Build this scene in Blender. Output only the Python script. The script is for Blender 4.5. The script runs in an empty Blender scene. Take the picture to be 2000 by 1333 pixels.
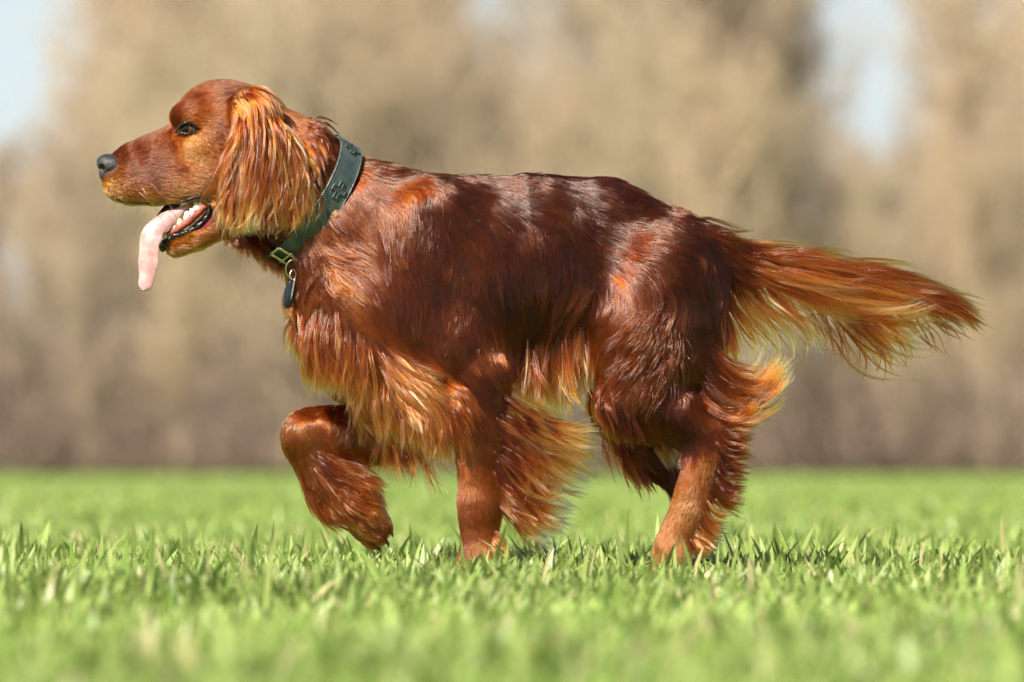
import bpy, math, random
import numpy as np
from mathutils import Vector, kdtree

rng = np.random.default_rng(7)
random.seed(7)
S = 1190.0            # blueprint units (about 0.84 mm each) per metre
CX, GY = 1000.0, 1115.0
DIST = 14.0
CAMZ = 0.18

# ------------------------------------------------------------------ camera, sky, sun, exposure
sc = bpy.context.scene
cam_d = bpy.data.cameras.new('camera')
cam = bpy.data.objects.new('camera', cam_d)
sc.collection.objects.link(cam)
cam.location = (0, -DIST, CAMZ)
cam.rotation_euler = (math.radians(90), 0, 0)
cam_d.sensor_width = 36.0
cam_d.lens = S * DIST * 36.0 / 2000.0
cam_d.shift_y = (GY - CAMZ * S - 666.5) / 2000.0
cam_d.clip_start = 0.5
cam_d.clip_end = 2000
cam_d.dof.use_dof = True
cam_d.dof.focus_distance = DIST - 0.07
cam_d.dof.aperture_fstop = 6.0
sc.camera = cam

SUN = Vector((-0.40, -0.60, 0.69)).normalized()      # direction towards the sun
world = bpy.data.worlds.new('World')
sc.world = world
world.use_nodes = True
wn = world.node_tree
bg = wn.nodes['Background']
sky = wn.nodes.new('ShaderNodeTexSky')
sky.sky_type = 'NISHITA'
sky.sun_disc = False
sky.sun_elevation = math.asin(SUN.z)
sky.sun_rotation = math.atan2(SUN.x, SUN.y)
sky.air_density = 1.0
sky.dust_density = 2.5
# pale winter haze whitening the sky towards the horizon, the same all round
wtc = wn.nodes.new('ShaderNodeTexCoord'); wsep = wn.nodes.new('ShaderNodeSeparateXYZ')
wrm = wn.nodes.new('ShaderNodeMapRange'); wrm.interpolation_type = 'SMOOTHSTEP'
wrm.inputs[1].default_value = -0.02; wrm.inputs[2].default_value = 0.22; wrm.inputs[3].default_value = 0.85; wrm.inputs[4].default_value = 0.0
wmx = wn.nodes.new('ShaderNodeMix'); wmx.data_type = 'RGBA'; wmx.inputs[7].default_value = (10.4, 12.0, 12.6, 1)
wn.links.new(wtc.outputs['Generated'], wsep.inputs[0]); wn.links.new(wsep.outputs[2], wrm.inputs[0])
wn.links.new(wrm.outputs[0], wmx.inputs[0]); wn.links.new(sky.outputs[0], wmx.inputs[6]); wn.links.new(wmx.outputs[2], bg.inputs[0])
bg.inputs[1].default_value = 0.052
sd = bpy.data.lights.new('sun', 'SUN')
sd.energy = 5.0
sd.angle = math.radians(0.5)
sd.color = (1.0, 0.91, 0.77)
so = bpy.data.objects.new('sun', sd)
sc.collection.objects.link(so)
so.rotation_euler = SUN.to_track_quat('Z', 'Y').to_euler()
vs = sc.view_settings
vs.view_transform = 'Standard'
vs.look = 'None'
vs.exposure = 0.85
vs.gamma = 1.0
vs.use_curve_mapping = False
cy = sc.cycles
cy.max_bounces = 14
cy.diffuse_bounces = 3
cy.glossy_bounces = 4
cy.transmission_bounces = 12
cy.transparent_max_bounces = 6
cy.caustics_reflective = False
cy.caustics_refractive = False
cy.use_denoising = True
cy.denoising_prefilter = 'FAST'
cy.sample_clamp_direct = 12
cy.sample_clamp_indirect = 4
sc.cycles_curves.shape = 'RIBBONS'
sc.cycles_curves.subdivisions = 2

# ------------------------------------------------------------------ helpers
def tag(o, label=None, cat=None, group=None, kind=None):
    if label: o['label'] = label
    if cat: o['category'] = cat
    if group: o['group'] = group
    if kind: o['kind'] = kind
    return o

def link(o, parent=None):
    sc.collection.objects.link(o)
    if parent is not None:
        o.parent = parent
    return o

def mesh_obj(name, verts, faces, mats, parent=None, smooth=True, mat_idx=None):
    me = bpy.data.meshes.new(name)
    verts = np.asarray(verts, np.float32)
    if isinstance(faces, np.ndarray):
        n, k = faces.shape
        me.vertices.add(len(verts)); me.vertices.foreach_set('co', verts.ravel())
        me.loops.add(n * k); me.loops.foreach_set('vertex_index', faces.ravel().astype(np.int32))
        me.polygons.add(n)
        me.polygons.foreach_set('loop_start', np.arange(0, n * k, k, dtype=np.int32))
        if mat_idx is not None: me.polygons.foreach_set('material_index', mat_idx.astype(np.int32))
        me.update(calc_edges=True)
    else:
        me.from_pydata([tuple(v) for v in verts], [], faces); me.update()
    for m in (mats if isinstance(mats, (list, tuple)) else [mats]):
        me.materials.append(m)
    if smooth: me.polygons.foreach_set('use_smooth', np.ones(len(me.polygons), bool))
    return link(bpy.data.objects.new(name, me), parent)

def W(P):
    """blueprint (x, depth, z) -> world metres"""
    P = np.asarray(P, np.float64)
    return np.stack([(P[..., 0] - CX) / S, P[..., 1] / S, P[..., 2] / S], -1)

def B(x, y, d=0.0):
    """photo-drawing coordinates (x right, y down) and depth -> blueprint"""
    return np.array([x, d, GY - y], np.float64)

def mat(name, color, rough=0.5, **kw):
    m = bpy.data.materials.new(name); m.use_nodes = True
    p = m.node_tree.nodes['Principled BSDF']
    p.inputs['Base Color'].default_value = (*color, 1)
    p.inputs['Roughness'].default_value = rough
    for k, v in kw.items():
        p.inputs[k].default_value = v
    return m

def add_noise_color(m, c1, c2, scale, detail=4, bump=0.0, bscale=None, contrast=(0.35, 0.65)):
    nt = m.node_tree; p = nt.nodes['Principled BSDF']
    tc = nt.nodes.new('ShaderNodeTexCoord')
    n = nt.nodes.new('ShaderNodeTexNoise'); n.inputs['Scale'].default_value = scale; n.inputs['Detail'].default_value = detail
    r = nt.nodes.new('ShaderNodeValToRGB')
    r.color_ramp.elements[0].color = (*c1, 1); r.color_ramp.elements[1].color = (*c2, 1)
    r.color_ramp.elements[0].position, r.color_ramp.elements[1].position = contrast
    nt.links.new(tc.outputs['Object'], n.inputs['Vector'])
    nt.links.new(n.outputs['Fac'], r.inputs[0]); nt.links.new(r.outputs[0], p.inputs['Base Color'])
    if bump:
        n2 = nt.nodes.new('ShaderNodeTexNoise'); n2.inputs['Scale'].default_value = bscale or scale * 4; n2.inputs['Detail'].default_value = 6
        b = nt.nodes.new('ShaderNodeBump'); b.inputs['Strength'].default_value = bump; b.inputs['Distance'].default_value = 0.002
        nt.links.new(tc.outputs['Object'], n2.inputs['Vector'])
        nt.links.new(n2.outputs['Fac'], b.inputs['Height']); nt.links.new(b.outputs[0], p.inputs['Normal'])
    return m

# ------------------------------------------------------------------ implicit-surface modelling (one continuous skin)
class Prim:
    def __init__(s, a, b, ra, rb, k, grp, ys=1.0, xs=1.0):
        s.a, s.b = np.array(a, float), np.array(b, float); s.ra, s.rb, s.k, s.grp, s.ys = ra, rb, k, grp, ys
    def ev(s, P):
        sc_ = np.array([1, 1 / s.ys, 1])
        a, b, p = s.a * sc_, s.b * sc_, P * sc_.astype(P.dtype)
        ab = b - a; L2 = max(float(ab @ ab), 1e-6)
        t = np.clip(((p - a.astype(P.dtype)) @ ab.astype(P.dtype)) / L2, 0, 1)
        q = p - a.astype(P.dtype) - t[..., None] * ab.astype(P.dtype)
        return np.sqrt((q * q).sum(-1)) - (s.ra + t * (s.rb - s.ra))
    def box(s, pad):
        r = max(s.ra, s.rb) + pad
        return np.minimum(s.a, s.b) - r, np.maximum(s.a, s.b) + r

class Chain:
    """tapered limb through several joints"""
    def __init__(s, segs, k, grp):
        s.segs, s.k, s.grp = segs, k, grp
    def ev(s, P):
        d = s.segs[0].ev(P)
        for q in s.segs[1:]:
            d = smin(d, q.ev(P), 4.0)
        return d
    def box(s, pad):
        bs = [q.box(pad) for q in s.segs]
        return np.min([b[0] for b in bs], 0), np.max([b[1] for b in bs], 0)

class Ellip:
    def __init__(s, c, r, k, grp, rot=0.0):
        s.c, s.r, s.k, s.grp, s.rot = np.array(c, float), np.array(r, float), k, grp, math.radians(rot)
    def ev(s, P):
        q = P - s.c.astype(P.dtype)
        c, n = math.cos(s.rot), math.sin(s.rot)
        x = q[..., 0] * c + q[..., 2] * n; z = -q[..., 0] * n + q[..., 2] * c
        k0 = np.sqrt((x / s.r[0]) ** 2 + (q[..., 1] / s.r[1]) ** 2 + (z / s.r[2]) ** 2)
        return (k0 - 1) * float(min(s.r[0], s.r[2], s.r[1]) * 0.5 + 0.5 * np.median(s.r))
    def box(s, pad):
        r = float(s.r.max()) + pad
        return s.c - r, s.c + r

def smin(a, b, k):
    h = np.clip(0.5 + 0.5 * (b - a) / k, 0, 1)
    return b + (a - b) * h - k * h * (1 - h)

class Field:
    def __init__(s, prims, lo, hi, h, subs=()):
        s.prims, s.subs = prims, subs
        s.lo, s.h = np.array(lo, np.float32), h
        n = np.ceil((np.array(hi) - lo) / h).astype(int) + 1
        s.n = n
        s.g = np.full(n, 60.0, np.float32)
        for p in list(prims) + list(subs):
            b0, b1 = p.box(max(p.k * 1.2, 22))
            i0 = np.clip(np.floor((b0 - s.lo) / h).astype(int), 0, n - 1); i1 = np.clip(np.ceil((b1 - s.lo) / h).astype(int) + 1, 1, n)
            if (i1 <= i0).any(): continue
            ax = [np.arange(i0[k], i1[k], dtype=np.float32) * np.float32(h) + s.lo[k] for k in range(3)]
            P = np.stack(np.meshgrid(*ax, indexing='ij'), -1)
            d = p.ev(P).astype(np.float32)
            sl = tuple(slice(i0[k], i1[k]) for k in range(3))
            if p in subs: s.g[sl] = -smin(-s.g[sl], d, p.k)
            else: s.g[sl] = smin(s.g[sl], d, p.k)
    def sample(s, P):
        u = np.clip((P - s.lo) / s.h, 0, s.n - 1.001)
        i = u.astype(int); f = (u - i)
        g = s.g; o = 0
        for dx in (0, 1):
            wx = f[:, 0] if dx else 1 - f[:, 0]
            for dy in (0, 1):
                wy = f[:, 1] if dy else 1 - f[:, 1]
                for dz in (0, 1):
                    wz = f[:, 2] if dz else 1 - f[:, 2]
                    o = o + g[i[:, 0] + dx, i[:, 1] + dy, i[:, 2] + dz] * (wx * wy * wz)
        return o
    def grad(s, P, e=None):
        e = e or s.h
        G = np.empty_like(P)
        for k in range(3):
            D = np.zeros(3, P.dtype); D[k] = e
            G[:, k] = (s.sample(P + D) - s.sample(P - D)) / (2 * e)
        return G
    def mesh(s):
        g = s.g; n = g.shape
        ins = g < 0
        c = [ins[i:n[0] - 1 + i, j:n[1] - 1 + j, k:n[2] - 1 + k] for i in (0, 1) for j in (0, 1) for k in (0, 1)]
        cnt = sum(x.astype(np.int8) for x in c)
        act = (cnt > 0) & (cnt < 8)
        idx = np.full(act.shape, -1, np.int64); cells = np.argwhere(act); idx[act] = np.arange(len(cells))
        acc = np.zeros((len(cells), 3)); num = np.zeros(len(cells))
        corners = [(i, j, k) for i in (0, 1) for j in (0, 1) for k in (0, 1)]
        for a in corners:
            for ax in range(3):
                if a[ax]: continue
                b = list(a); b[ax] = 1
                va = g[cells[:, 0] + a[0], cells[:, 1] + a[1], cells[:, 2] + a[2]]
                vb = g[cells[:, 0] + b[0], cells[:, 1] + b[1], cells[:, 2] + b[2]]
                m = (va < 0) != (vb < 0)
                t = np.where(m, va / np.where(m, va - vb, 1), 0)
                p = np.tile(np.array(a, float), (len(cells), 1)); p[:, ax] = t
                acc[m] += p[m]; num[m] += 1
        V = (cells + acc / num[:, None]) * s.h + s.lo
        F = []
        for ax in range(3):
            o1, o2 = [(1, 2), (2, 0), (0, 1)][ax]
            sl0 = [slice(None)] * 3; sl1 = [slice(None)] * 3
            sl0[ax] = slice(0, n[ax] - 1); sl1[ax] = slice(1, n[ax])
            A, Bq = ins[tuple(sl0)], ins[tuple(sl1)]
            e = np.argwhere(A != Bq)
            e = e[(e[:, o1] > 0) & (e[:, o2] > 0) & (e[:, o1] < n[o1] - 1) & (e[:, o2] < n[o2] - 1)]
            flip = A[e[:, 0], e[:, 1], e[:, 2]]
            def cell(d1, d2):
                q = e.copy(); q[:, o1] -= d1; q[:, o2] -= d2
                return idx[q[:, 0], q[:, 1], q[:, 2]]
            q = np.stack([cell(1, 1), cell(0, 1), cell(0, 0), cell(1, 0)], 1)
            q[~flip] = q[~flip][:, ::-1]
            F.append(q)
        return V, np.concatenate(F)
    def groups(s, P):
        best = np.full(len(P), 1e9); g = np.zeros(len(P), np.int32)
        for p in s.prims:
            d = p.ev(P.astype(np.float32))
            m = d < best
            best[m] = d[m]; g[m] = p.grp
        return g

# ------------------------------------------------------------------ the dog: skin
HEAD, BODY, NFORE, FFORE, NHIND, FHIND, TAIL, EAR = range(8)
prims = []
def chain(pts, k, grp, ys=1.0):
    prims.append(Chain([Prim(B(a[0], a[1], a[2]), B(b[0], b[1], b[2]), a[3], b[3], k, grp, ys) for a, b in zip(pts[:-1], pts[1:])], k, grp))
def both(pts, k, grp, ys=1.0):
    chain(pts, k, grp, ys); chain([(x, y, -d, r) for x, y, d, r in pts], k, grp, ys)
def ell(x, y, d, rx, rd, rz, k, grp, rot=0, mirror=True):
    prims.append(Ellip(B(x, y, d), (rx, rd, rz), k, grp, rot))
    if mirror and d: prims.append(Ellip(B(x, y, -d), (rx, rd, rz), k, grp, rot))

# trunk and neck
chain([(800, 545, 0, 196), (930, 548, 0, 202), (1050, 520, 0, 178), (1170, 503, 0, 152), (1290, 532, 0, 122)], 40, BODY, 0.52)
chain([(520, 320, 0, 92), (612, 397, 0, 112), (690, 456, 0, 138), (770, 530, 0, 150)], 80, BODY, 0.62)
chain([(690, 600, 0, 108), (700, 690, 0, 88), (800, 740, 0, 60)], 60, BODY, 0.8)
both([(850, 430, -60, 66), (800, 600, -64, 72)], 70, BODY, 0.6)
both([(775, 620, -60, 80), (880, 690, -70, 74), (940, 740, -74, 50)], 60, BODY, 0.62)
# head
ell(452, 258, 0, 98, 74, 93, 30, HEAD, 0, False)
ell(425, 240, 0, 78, 62, 72, 30, HEAD, -25, False)
chain([(375, 292, 0, 57), (300, 313, 0, 49), (262, 322, 0, 42), (246, 328, 0, 36)], 24, HEAD, 0.8)
both([(240, 357, -13, 37), (258, 358, -16, 41), (300, 356, -18, 44), (350, 350, -22, 44), (395, 348, -28, 44)], 24, HEAD, 0.6)
ell(425, 305, -34, 62, 36, 70, 30, HEAD)
ell(362, 226, -38, 28, 20, 22, 18, HEAD, 20)
ell(392, 288, -46, 34, 18, 24, 18, HEAD)
chain([(560, 330, 0, 100), (480, 330, 0, 90)], 40, HEAD, 0.72)
both([(440, 425, -26, 30), (385, 462, -18, 24), (345, 478, -8, 21)], 16, HEAD, 0.8)
ell(470, 410, 0, 60, 48, 48, 30, HEAD, 0, False)
# ears
both([(490, 208, -66, 36), (508, 290, -86, 56), (514, 365, -96, 60), (512, 402, -96, 44)], 16, EAR, 0.3)
# forelegs
chain([(940, 745, -70, 50), (938, 850, -74, 45), (937, 985, -72, 36), (936, 1090, -72, 33)], 24, NFORE, 0.8)
chain([(937, 985, -72, 38), (937, 1000, -72, 37)], 16, NFORE, 0.85)
chain([(934, 1102, -72, 37), (903, 1126, -72, 28)], 20, NFORE, 0.95)
chain([(918, 1120, -92, 15), (892, 1134, -94, 13)], 8, NFORE, 1.0)
chain([(914, 1122, -60, 15), (888, 1136, -60, 13)], 8, NFORE, 1.0)
chain([(800, 690, 55, 80), (800, 800, 62, 62)], 40, FFORE, 0.7)
chain([(810, 815, 62, 64), (700, 850, 60, 58), (606, 848, 56, 52)], 24, FFORE, 0.75)
chain([(600, 862, 56, 48), (640, 935, 54, 47), (690, 985, 52, 47)], 20, FFORE, 0.8)
chain([(690, 985, 52, 45), (735, 1030, 52, 28)], 20, FFORE, 0.9)
chain([(726, 1010, 26, 16), (752, 1032, 24, 13)], 5, FFORE, 1.0)
chain([(712, 1024, 34, 17), (742, 1050, 32, 14)], 5, FFORE, 1.0)
chain([(700, 1034, 52, 16), (726, 1060, 52, 13)], 5, FFORE, 1.0)
# hind legs
both([(1300, 545, -54, 102), (1262, 660, -72, 98), (1232, 780, -74, 66)], 70, NHIND, 0.56)
both([(1340, 560, -50, 75), (1345, 700, -58, 62)], 40, NHIND, 0.6)
chain([(1235, 790, -66, 62), (1330, 815, -66, 50), (1390, 865, -64, 36)], 24, NHIND, 0.7)
chain([(1400, 850, -64, 34), (1378, 890, -64, 38), (1345, 1000, -64, 36), (1318, 1060, -64, 36)], 20, NHIND, 0.75)
chain([(1312, 1088, -64, 37), (1290, 1120, -64, 27)], 18, NHIND, 0.9)
chain([(1300, 1116, -82, 14), (1276, 1128, -84, 12)], 8, NHIND, 1.0)
chain([(1294, 1118, -54, 14), (1270, 1130, -54, 12)], 8, NHIND, 1.0)
chain([(1215, 800, 64, 55), (1300, 905, 62, 38), (1345, 945, 60, 30)], 30, FHIND, 0.7)
chain([(1345, 945, 60, 32), (1365, 1070, 60, 28), (1350, 1095, 60, 30)], 18, FHIND, 0.8)
# tail
chain([(1330, 480, 0, 58), (1400, 500, 0, 46), (1440, 525, 0, 36), (1520, 520, 0, 24), (1660, 540, 0, 14), (1790, 575, 0, 9)], 24, TAIL, 0.9)

subs = []
# open mouth
class Wedge:
    k = 6; grp = -1
    def __init__(s):
        pts = [(418, 404), (330, 402), (280, 470), (330, 462), (395, 446), (416, 424)]
        s.poly = [np.array([x, GY - y]) for x, y in pts]
    def ev(s, P):
        d = None; q = P[..., [0, 2]]
        n = len(s.poly); inside = np.zeros(q.shape[:-1], bool); dist = np.full(q.shape[:-1], 1e9, np.float32)
        for i in range(n):
            a, b = s.poly[i].astype(np.float32), s.poly[(i + 1) % n].astype(np.float32)
            ab = b - a; t = np.clip(((q - a) @ ab) / (ab @ ab), 0, 1)
            dd = q - a - t[..., None] * ab
            dist = np.minimum(dist, np.sqrt((dd * dd).sum(-1)))
            c = ((a[1] > q[..., 1]) != (b[1] > q[..., 1])) & (q[..., 0] < (b[0] - a[0]) * (q[..., 1] - a[1]) / (b[1] - a[1] + 1e-9) + a[0])
            inside ^= c
        lim = np.interp(P[..., 0], [322, 345], [120, 20]).astype(np.float32)
        return np.maximum(np.where(inside, -dist, dist), P[..., 1] - lim)
    def box(s, pad):
        return np.array([270 - pad, -90, GY - 475 - pad]), np.array([425 + pad, 90, GY - 395 + pad])
wedge = Wedge()
subs.append(wedge)
for sg in (-1, 1):
    subs.append(Ellip(B(368, 254, sg * 60), (25, 17, 11), 5, -1, -6))

fld = Field(prims, (170, -170, -44), (1830, 170, 980), 4.0, subs)
V, F = fld.mesh()
vg = fld.groups(V)
skin = mat('undercoat_skin', (0.075, 0.02, 0.007), 0.7)
mouth_m = mat('mouth_lining', (0.16, 0.012, 0.014), 0.28)
cen = V[F].mean(1)
in_mouth = (wedge.ev(cen.astype(np.float32)) < 5) & (np.abs(cen[:, 1]) < 42)
dog = tag(link(bpy.data.objects.new('dog', None)), 'long coated mahogany red setter striding through the grass with its tongue out', 'dog')
body = mesh_obj('body', W(V), F, [skin, mouth_m], dog, True, in_mouth.astype(np.int32))
# ------------------------------------------------------------------ the dog: coat
PAL_X = np.array([0, 0.25, 0.5, 0.75, 1.0])
PAL = np.array([(0.025, 0.0028, 0.0005), (0.092, 0.0138, 0.0014), (0.27, 0.052, 0.0048), (0.56, 0.170, 0.022), (0.92, 0.55, 0.26)])
def palette(c):
    c = np.clip(c, 0, 1)
    return np.stack([np.interp(c, PAL_X, PAL[:, k]) for k in range(3)] + [np.ones_like(c)], -1)

def hair_material(name, rough=0.28, rrough=0.35, coat=0.0):
    m = bpy.data.materials.new(name); m.use_nodes = True
    nt = m.node_tree; nt.nodes.clear()
    out = nt.nodes.new('ShaderNodeOutputMaterial')
    h = nt.nodes.new('ShaderNodeBsdfHairPrincipled'); h.model = 'CHIANG'; h.parametrization = 'COLOR'
    at = nt.nodes.new('ShaderNodeAttribute'); at.attribute_name = 'tint'
    nt.links.new(at.outputs['Color'], h.inputs['Color'])
    h.inputs['Roughness'].default_value = rough
    h.inputs['Radial Roughness'].default_value = rrough
    h.inputs['Coat'].default_value = coat
    h.inputs['IOR'].default_value = 1.45
    h.inputs['Offset'].default_value = math.radians(2)
    h.inputs['Random Roughness'].default_value = 0.25
    nt.links.new(h.outputs[0], out.inputs['Surface'])
    return m
fur_m = hair_material('setter_hair', 0.13, 0.33, 0.0)

def hair_obj(name, parts, parent, material):
    """parts: list of (points (N,K,3) blueprint, radius (N,K) blueprint, colour (N,K,4)); one CURVES object"""
    cu = bpy.data.hair_curves.new(name)
    sizes = []
    for P, R, C in parts: sizes += [P.shape[1]] * P.shape[0]
    cu.add_curves(sizes)
    pos = np.concatenate([W(P).reshape(-1, 3) for P, R, C in parts]).astype(np.float32)
    rad = np.concatenate([R.reshape(-1) for P, R, C in parts]).astype(np.float32) / S
    col = np.concatenate([C.reshape(-1, 4) for P, R, C in parts]).astype(np.float32)
    cu.attributes['position'].data.foreach_set('vector', pos.ravel())
    ra = cu.attributes.get('radius') or cu.attributes.new('radius', 'FLOAT', 'POINT')
    ra.data.foreach_set('value', rad)
    ca = cu.attributes.new('tint', 'FLOAT_COLOR', 'POINT')
    ca.data.foreach_set('color', col.ravel())
    cu.materials.append(material)
    return link(bpy.data.objects.new(name, cu), parent)

class VNoise:
    """smooth random vectors on a lattice"""
    def __init__(s, scale, n=24, seed=0):
        s.t = np.random.default_rng(seed).normal(size=(n, n, n, 3)).astype(np.float32); s.n = n; s.s = scale
    def __call__(s, P):
        u = P / s.s; i = np.floor(u).astype(int); f = (u - i); f = f * f * (3 - 2 * f); i %= s.n
        o = 0
        for dx in (0, 1):
            for dy in (0, 1):
                for dz in (0, 1):
                    w = (f[:, 0] if dx else 1 - f[:, 0]) * (f[:, 1] if dy else 1 - f[:, 1]) * (f[:, 2] if dz else 1 - f[:, 2])
                    o = o + s.t[(i[:, 0] + dx) % s.n, (i[:, 1] + dy) % s.n, (i[:, 2] + dz) % s.n] * w[:, None]
        return o

# hair direction drawn like a chart: x, y, dx, dy, length, height, colour
G = {}
G[HEAD] = [
 (235, 296, 1, -.25, 9, 2.5, .12), (270, 282, 1, -.35, 9, 2.5, .10), (305, 268, 1, -.5, 10, 3, .14), (232, 352, .9, .3, 9, 2.5, .30),
 (215, 362, .6, .7, 10, 3, .42), (260, 330, 1, .1, 11, 2, .15), (300, 320, 1, .02, 13, 2.2, .12), (250, 385, .8, .6, 12, 3, .45), (290, 385, .9, .5, 14, 3, .48),
 (300, 355, 1, .25, 14, 2.4, .16), (345, 375, 1, .35, 15, 3.5, .42), (345, 330, 1, .05, 15, 2.4, .16), (390, 360, 1, .4, 16, 4, .35), (420, 380, .8, .8, 18, 4, .40),
 (325, 285, 1, .1, 13, 2.2, .16), (340, 245, .6, -.9, 11, 3, .20), (322, 225, .5, -1, 12, 4, .25), (345, 195, .8, -.8, 14, 4, .18), (380, 200, 1, -.4, 16, 4, .18),
 (400, 172, 1, -.35, 18, 4, .22), (450, 160, 1, .05, 20, 4, .28), (500, 170, 1, .35, 22, 5, .35), (540, 195, .8, .7, 24, 5, .35), (440, 195, 1, -.05, 20, 3, .12), (470, 215, 1, .2, 18, 4, .25),
 (380, 230, 1, -.3, 12, 3, .38), (415, 235, 1, .1, 14, 3.5, .3), (345, 265, .3, .9, 9, 2.5, .3), (375, 275, .5, 1, 12, 3, .48), (410, 265, 1, .5, 13, 3, .38),
 (395, 300, .6, .9, 14, 4, .46), (430, 290, .8, .6, 16, 4, .30), (365, 315, .8, .6, 13, 3, .35), (430, 340, .7, .8, 20, 4, .35), (440, 250, 1, .35, 18, 3, .18),
 (330, 490, 1, -.1, 14, 4, .4), (370, 485, 1, -.15, 18, 5, .45), (410, 465, 1, .2, 22, 5, .35), (440, 450, .8, .6, 26, 6, .2), (480, 460, .8, .7, 30, 7, .15), (520, 470, .8, .7, 34, 7, .15)]
G[EAR] = [(480, 200, .5, .9, 30, 5, .42), (560, 200, .6, .9, 34, 5, .40), (460, 300, -.1, 1, 40, 5, .36), (510, 300, .05, 1, 44, 5, .36), (560, 300, .35, 1, 44, 5, .36), (470, 420, -.1, 1, 40, 5, .42), (560, 420, .2, 1, 40, 5, .42)]
G[BODY] = [
 (590, 240, .7, .8, 36, 7, .22), (620, 260, .6, .9, 40, 8, .30), (600, 330, .4, 1, 36, 7, .2), (640, 330, .5, 1, 34, 6, .25), (560, 470, .6, .9, 36, 7, .1), (520, 490, .7, .7, 34, 7, .08),
 (700, 310, .9, .5, 34, 7, .25), (740, 315, .8, .6, 34, 6, .18), (800, 330, 1, .35, 34, 5, .15), (860, 335, 1, .3, 32, 4, .12), (700, 380, .35, 1, 36, 6, .22), (680, 440, .6, .8, 34, 6, .22),
 (640, 520, .8, .5, 36, 7, .22), (690, 520, 1, .25, 38, 7, .2), (660, 570, .7, .6, 42, 8, .3), (580, 560, .1, 1, 40, 8, .22), (570, 600, -.2, 1, 44, 9, .35), (610, 610, -.5, .7, 48, 10, .42), (650, 600, .2, .8, 44, 9, .2),
 (600, 660, -.25, 1, 52, 10, .48), (650, 680, .05, 1, 55, 10, .50), (700, 640, .35, 1, 50, 9, .36), (700, 720, .15, 1, 60, 10, .55), (640, 740, .1, 1, 55, 10, .42), (720, 590, .5, .8, 42, 7, .2),
 (760, 440, .3, 1, 34, 5, .16), (780, 540, .25, 1, 36, 5, .18), (840, 400, .25, 1, 32, 4, .10), (845, 480, .08, 1, 30, 4, .10), (850, 560, .05, 1, 30, 4, .12), (800, 620, .1, 1, 34, 4, .2),
 (760, 660, .5, .9, 48, 8, .45), (770, 720, .7, .75, 60, 10, .58), (720, 780, .3, 1, 60, 10, .55), (800, 780, .45, .9, 60, 10, .55), (850, 740, .9, .4, 58, 9, .55), (860, 670, .1, 1, 22, 3, .2), (900, 640, .15, 1, 22, 3, .18),
 (920, 560, .3, 1, 30, 4, .15), (880, 700, .25, 1, 22, 3, .2), (920, 720, .6, .7, 34, 5, .3), (960, 660, .3, 1, 44, 7, .25),
 (900, 420, .35, 1, 32, 4, .10), (950, 380, .9, .5, 34, 4, .10), (960, 460, .4, 1, 36, 5, .10), (970, 560, .3, 1, 42, 6, .12), (1000, 410, .85, .65, 34, 4, .08), (1040, 360, 1, .3, 36, 4, .08),
 (1040, 480, .5, .9, 40, 5, .08), (1040, 580, .2, 1, 46, 6, .12), (1030, 680, .15, 1, 50, 8, .2), (1100, 370, 1, .3, 36, 4, .07), (1100, 440, .8, .6, 38, 5, .07), (1100, 540, .2, 1, 46, 6, .1), (1100, 630, -.15, 1, 55, 8, .2),
 (1140, 520, .2, 1, 44, 6, .08), (1130, 600, -.25, 1, 55, 8, .12), (1160, 360, 1, .25, 36, 4, .07), (1180, 430, 1, .4, 38, 5, .07), (1180, 490, .8, .7, 42, 6, .08), (1240, 390, 1, .45, 38, 5, .08), (1240, 450, 1, .4, 40, 6, .1),
 (1300, 420, 1, .55, 40, 5, .1), (1320, 470, 1, .5, 40, 6, .15), (1360, 440, 1, .3, 40, 6, .2)]
G[NHIND] = [
 (1200, 530, .6, .8, 42, 6, .12), (1270, 500, 1, .4, 42, 6, .14), (1330, 500, .9, .5, 40, 6, .12), (1190, 590, -.1, 1, 44, 6, .22), (1240, 570, .5, .85, 40, 6, .25), (1300, 560, .5, .9, 42, 6, .16), (1370, 540, .1, 1, 50, 6, .05),
 (1180, 650, -.5, .85, 46, 7, .28), (1230, 640, -.5, .85, 44, 6, .32), (1290, 630, -.25, 1, 44, 6, .25), (1340, 620, .05, 1, 46, 5, .12), (1385, 620, .1, 1, 54, 6, .05), (1170, 720, -.45, .9, 50, 8, .25), (1230, 710, -.4, .9, 46, 7, .24), (1300, 720, 0, 1, 46, 6, .16),
 (1350, 700, .3, .95, 46, 7, .2), (1395, 700, .6, .8, 54, 8, .3), (1180, 790, -.2, 1, 52, 8, .22), (1240, 790, .1, 1, 50, 8, .18), (1310, 780, .2, 1, 44, 8, .12), (1360, 780, .8, .6, 48, 8, .35), (1400, 780, .9, .5, 54, 9, .4), (1260, 840, .3, 1, 46, 7, .1), (1340, 840, .7, .7, 34, 6, .12),
 (1400, 860, .3, 1, 26, 5, .28), (1370, 900, -.1, 1, 16, 3, .32), (1340, 980, -.35, 1, 14, 3, .38), (1320, 1050, -.3, 1, 14, 3, .38), (1380, 960, .1, 1, 18, 4, .30), (1290, 1100, -.8, .6, 14, 3, .4)]
G[FHIND] = [(1200, 540, .4, .9, 42, 6, .05), (1300, 600, .2, 1, 44, 6, .05), (1200, 800, 0, 1, 44, 7, .15), (1300, 900, .5, .8, 34, 6, .04), (1350, 1000, .1, 1, 18, 3, .02), (1360, 1095, -.3, 1, 14, 3, .02), (1200, 860, .2, 1, 40, 7, .22), (1240, 920, .4, .9, 38, 7, .2)]
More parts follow.
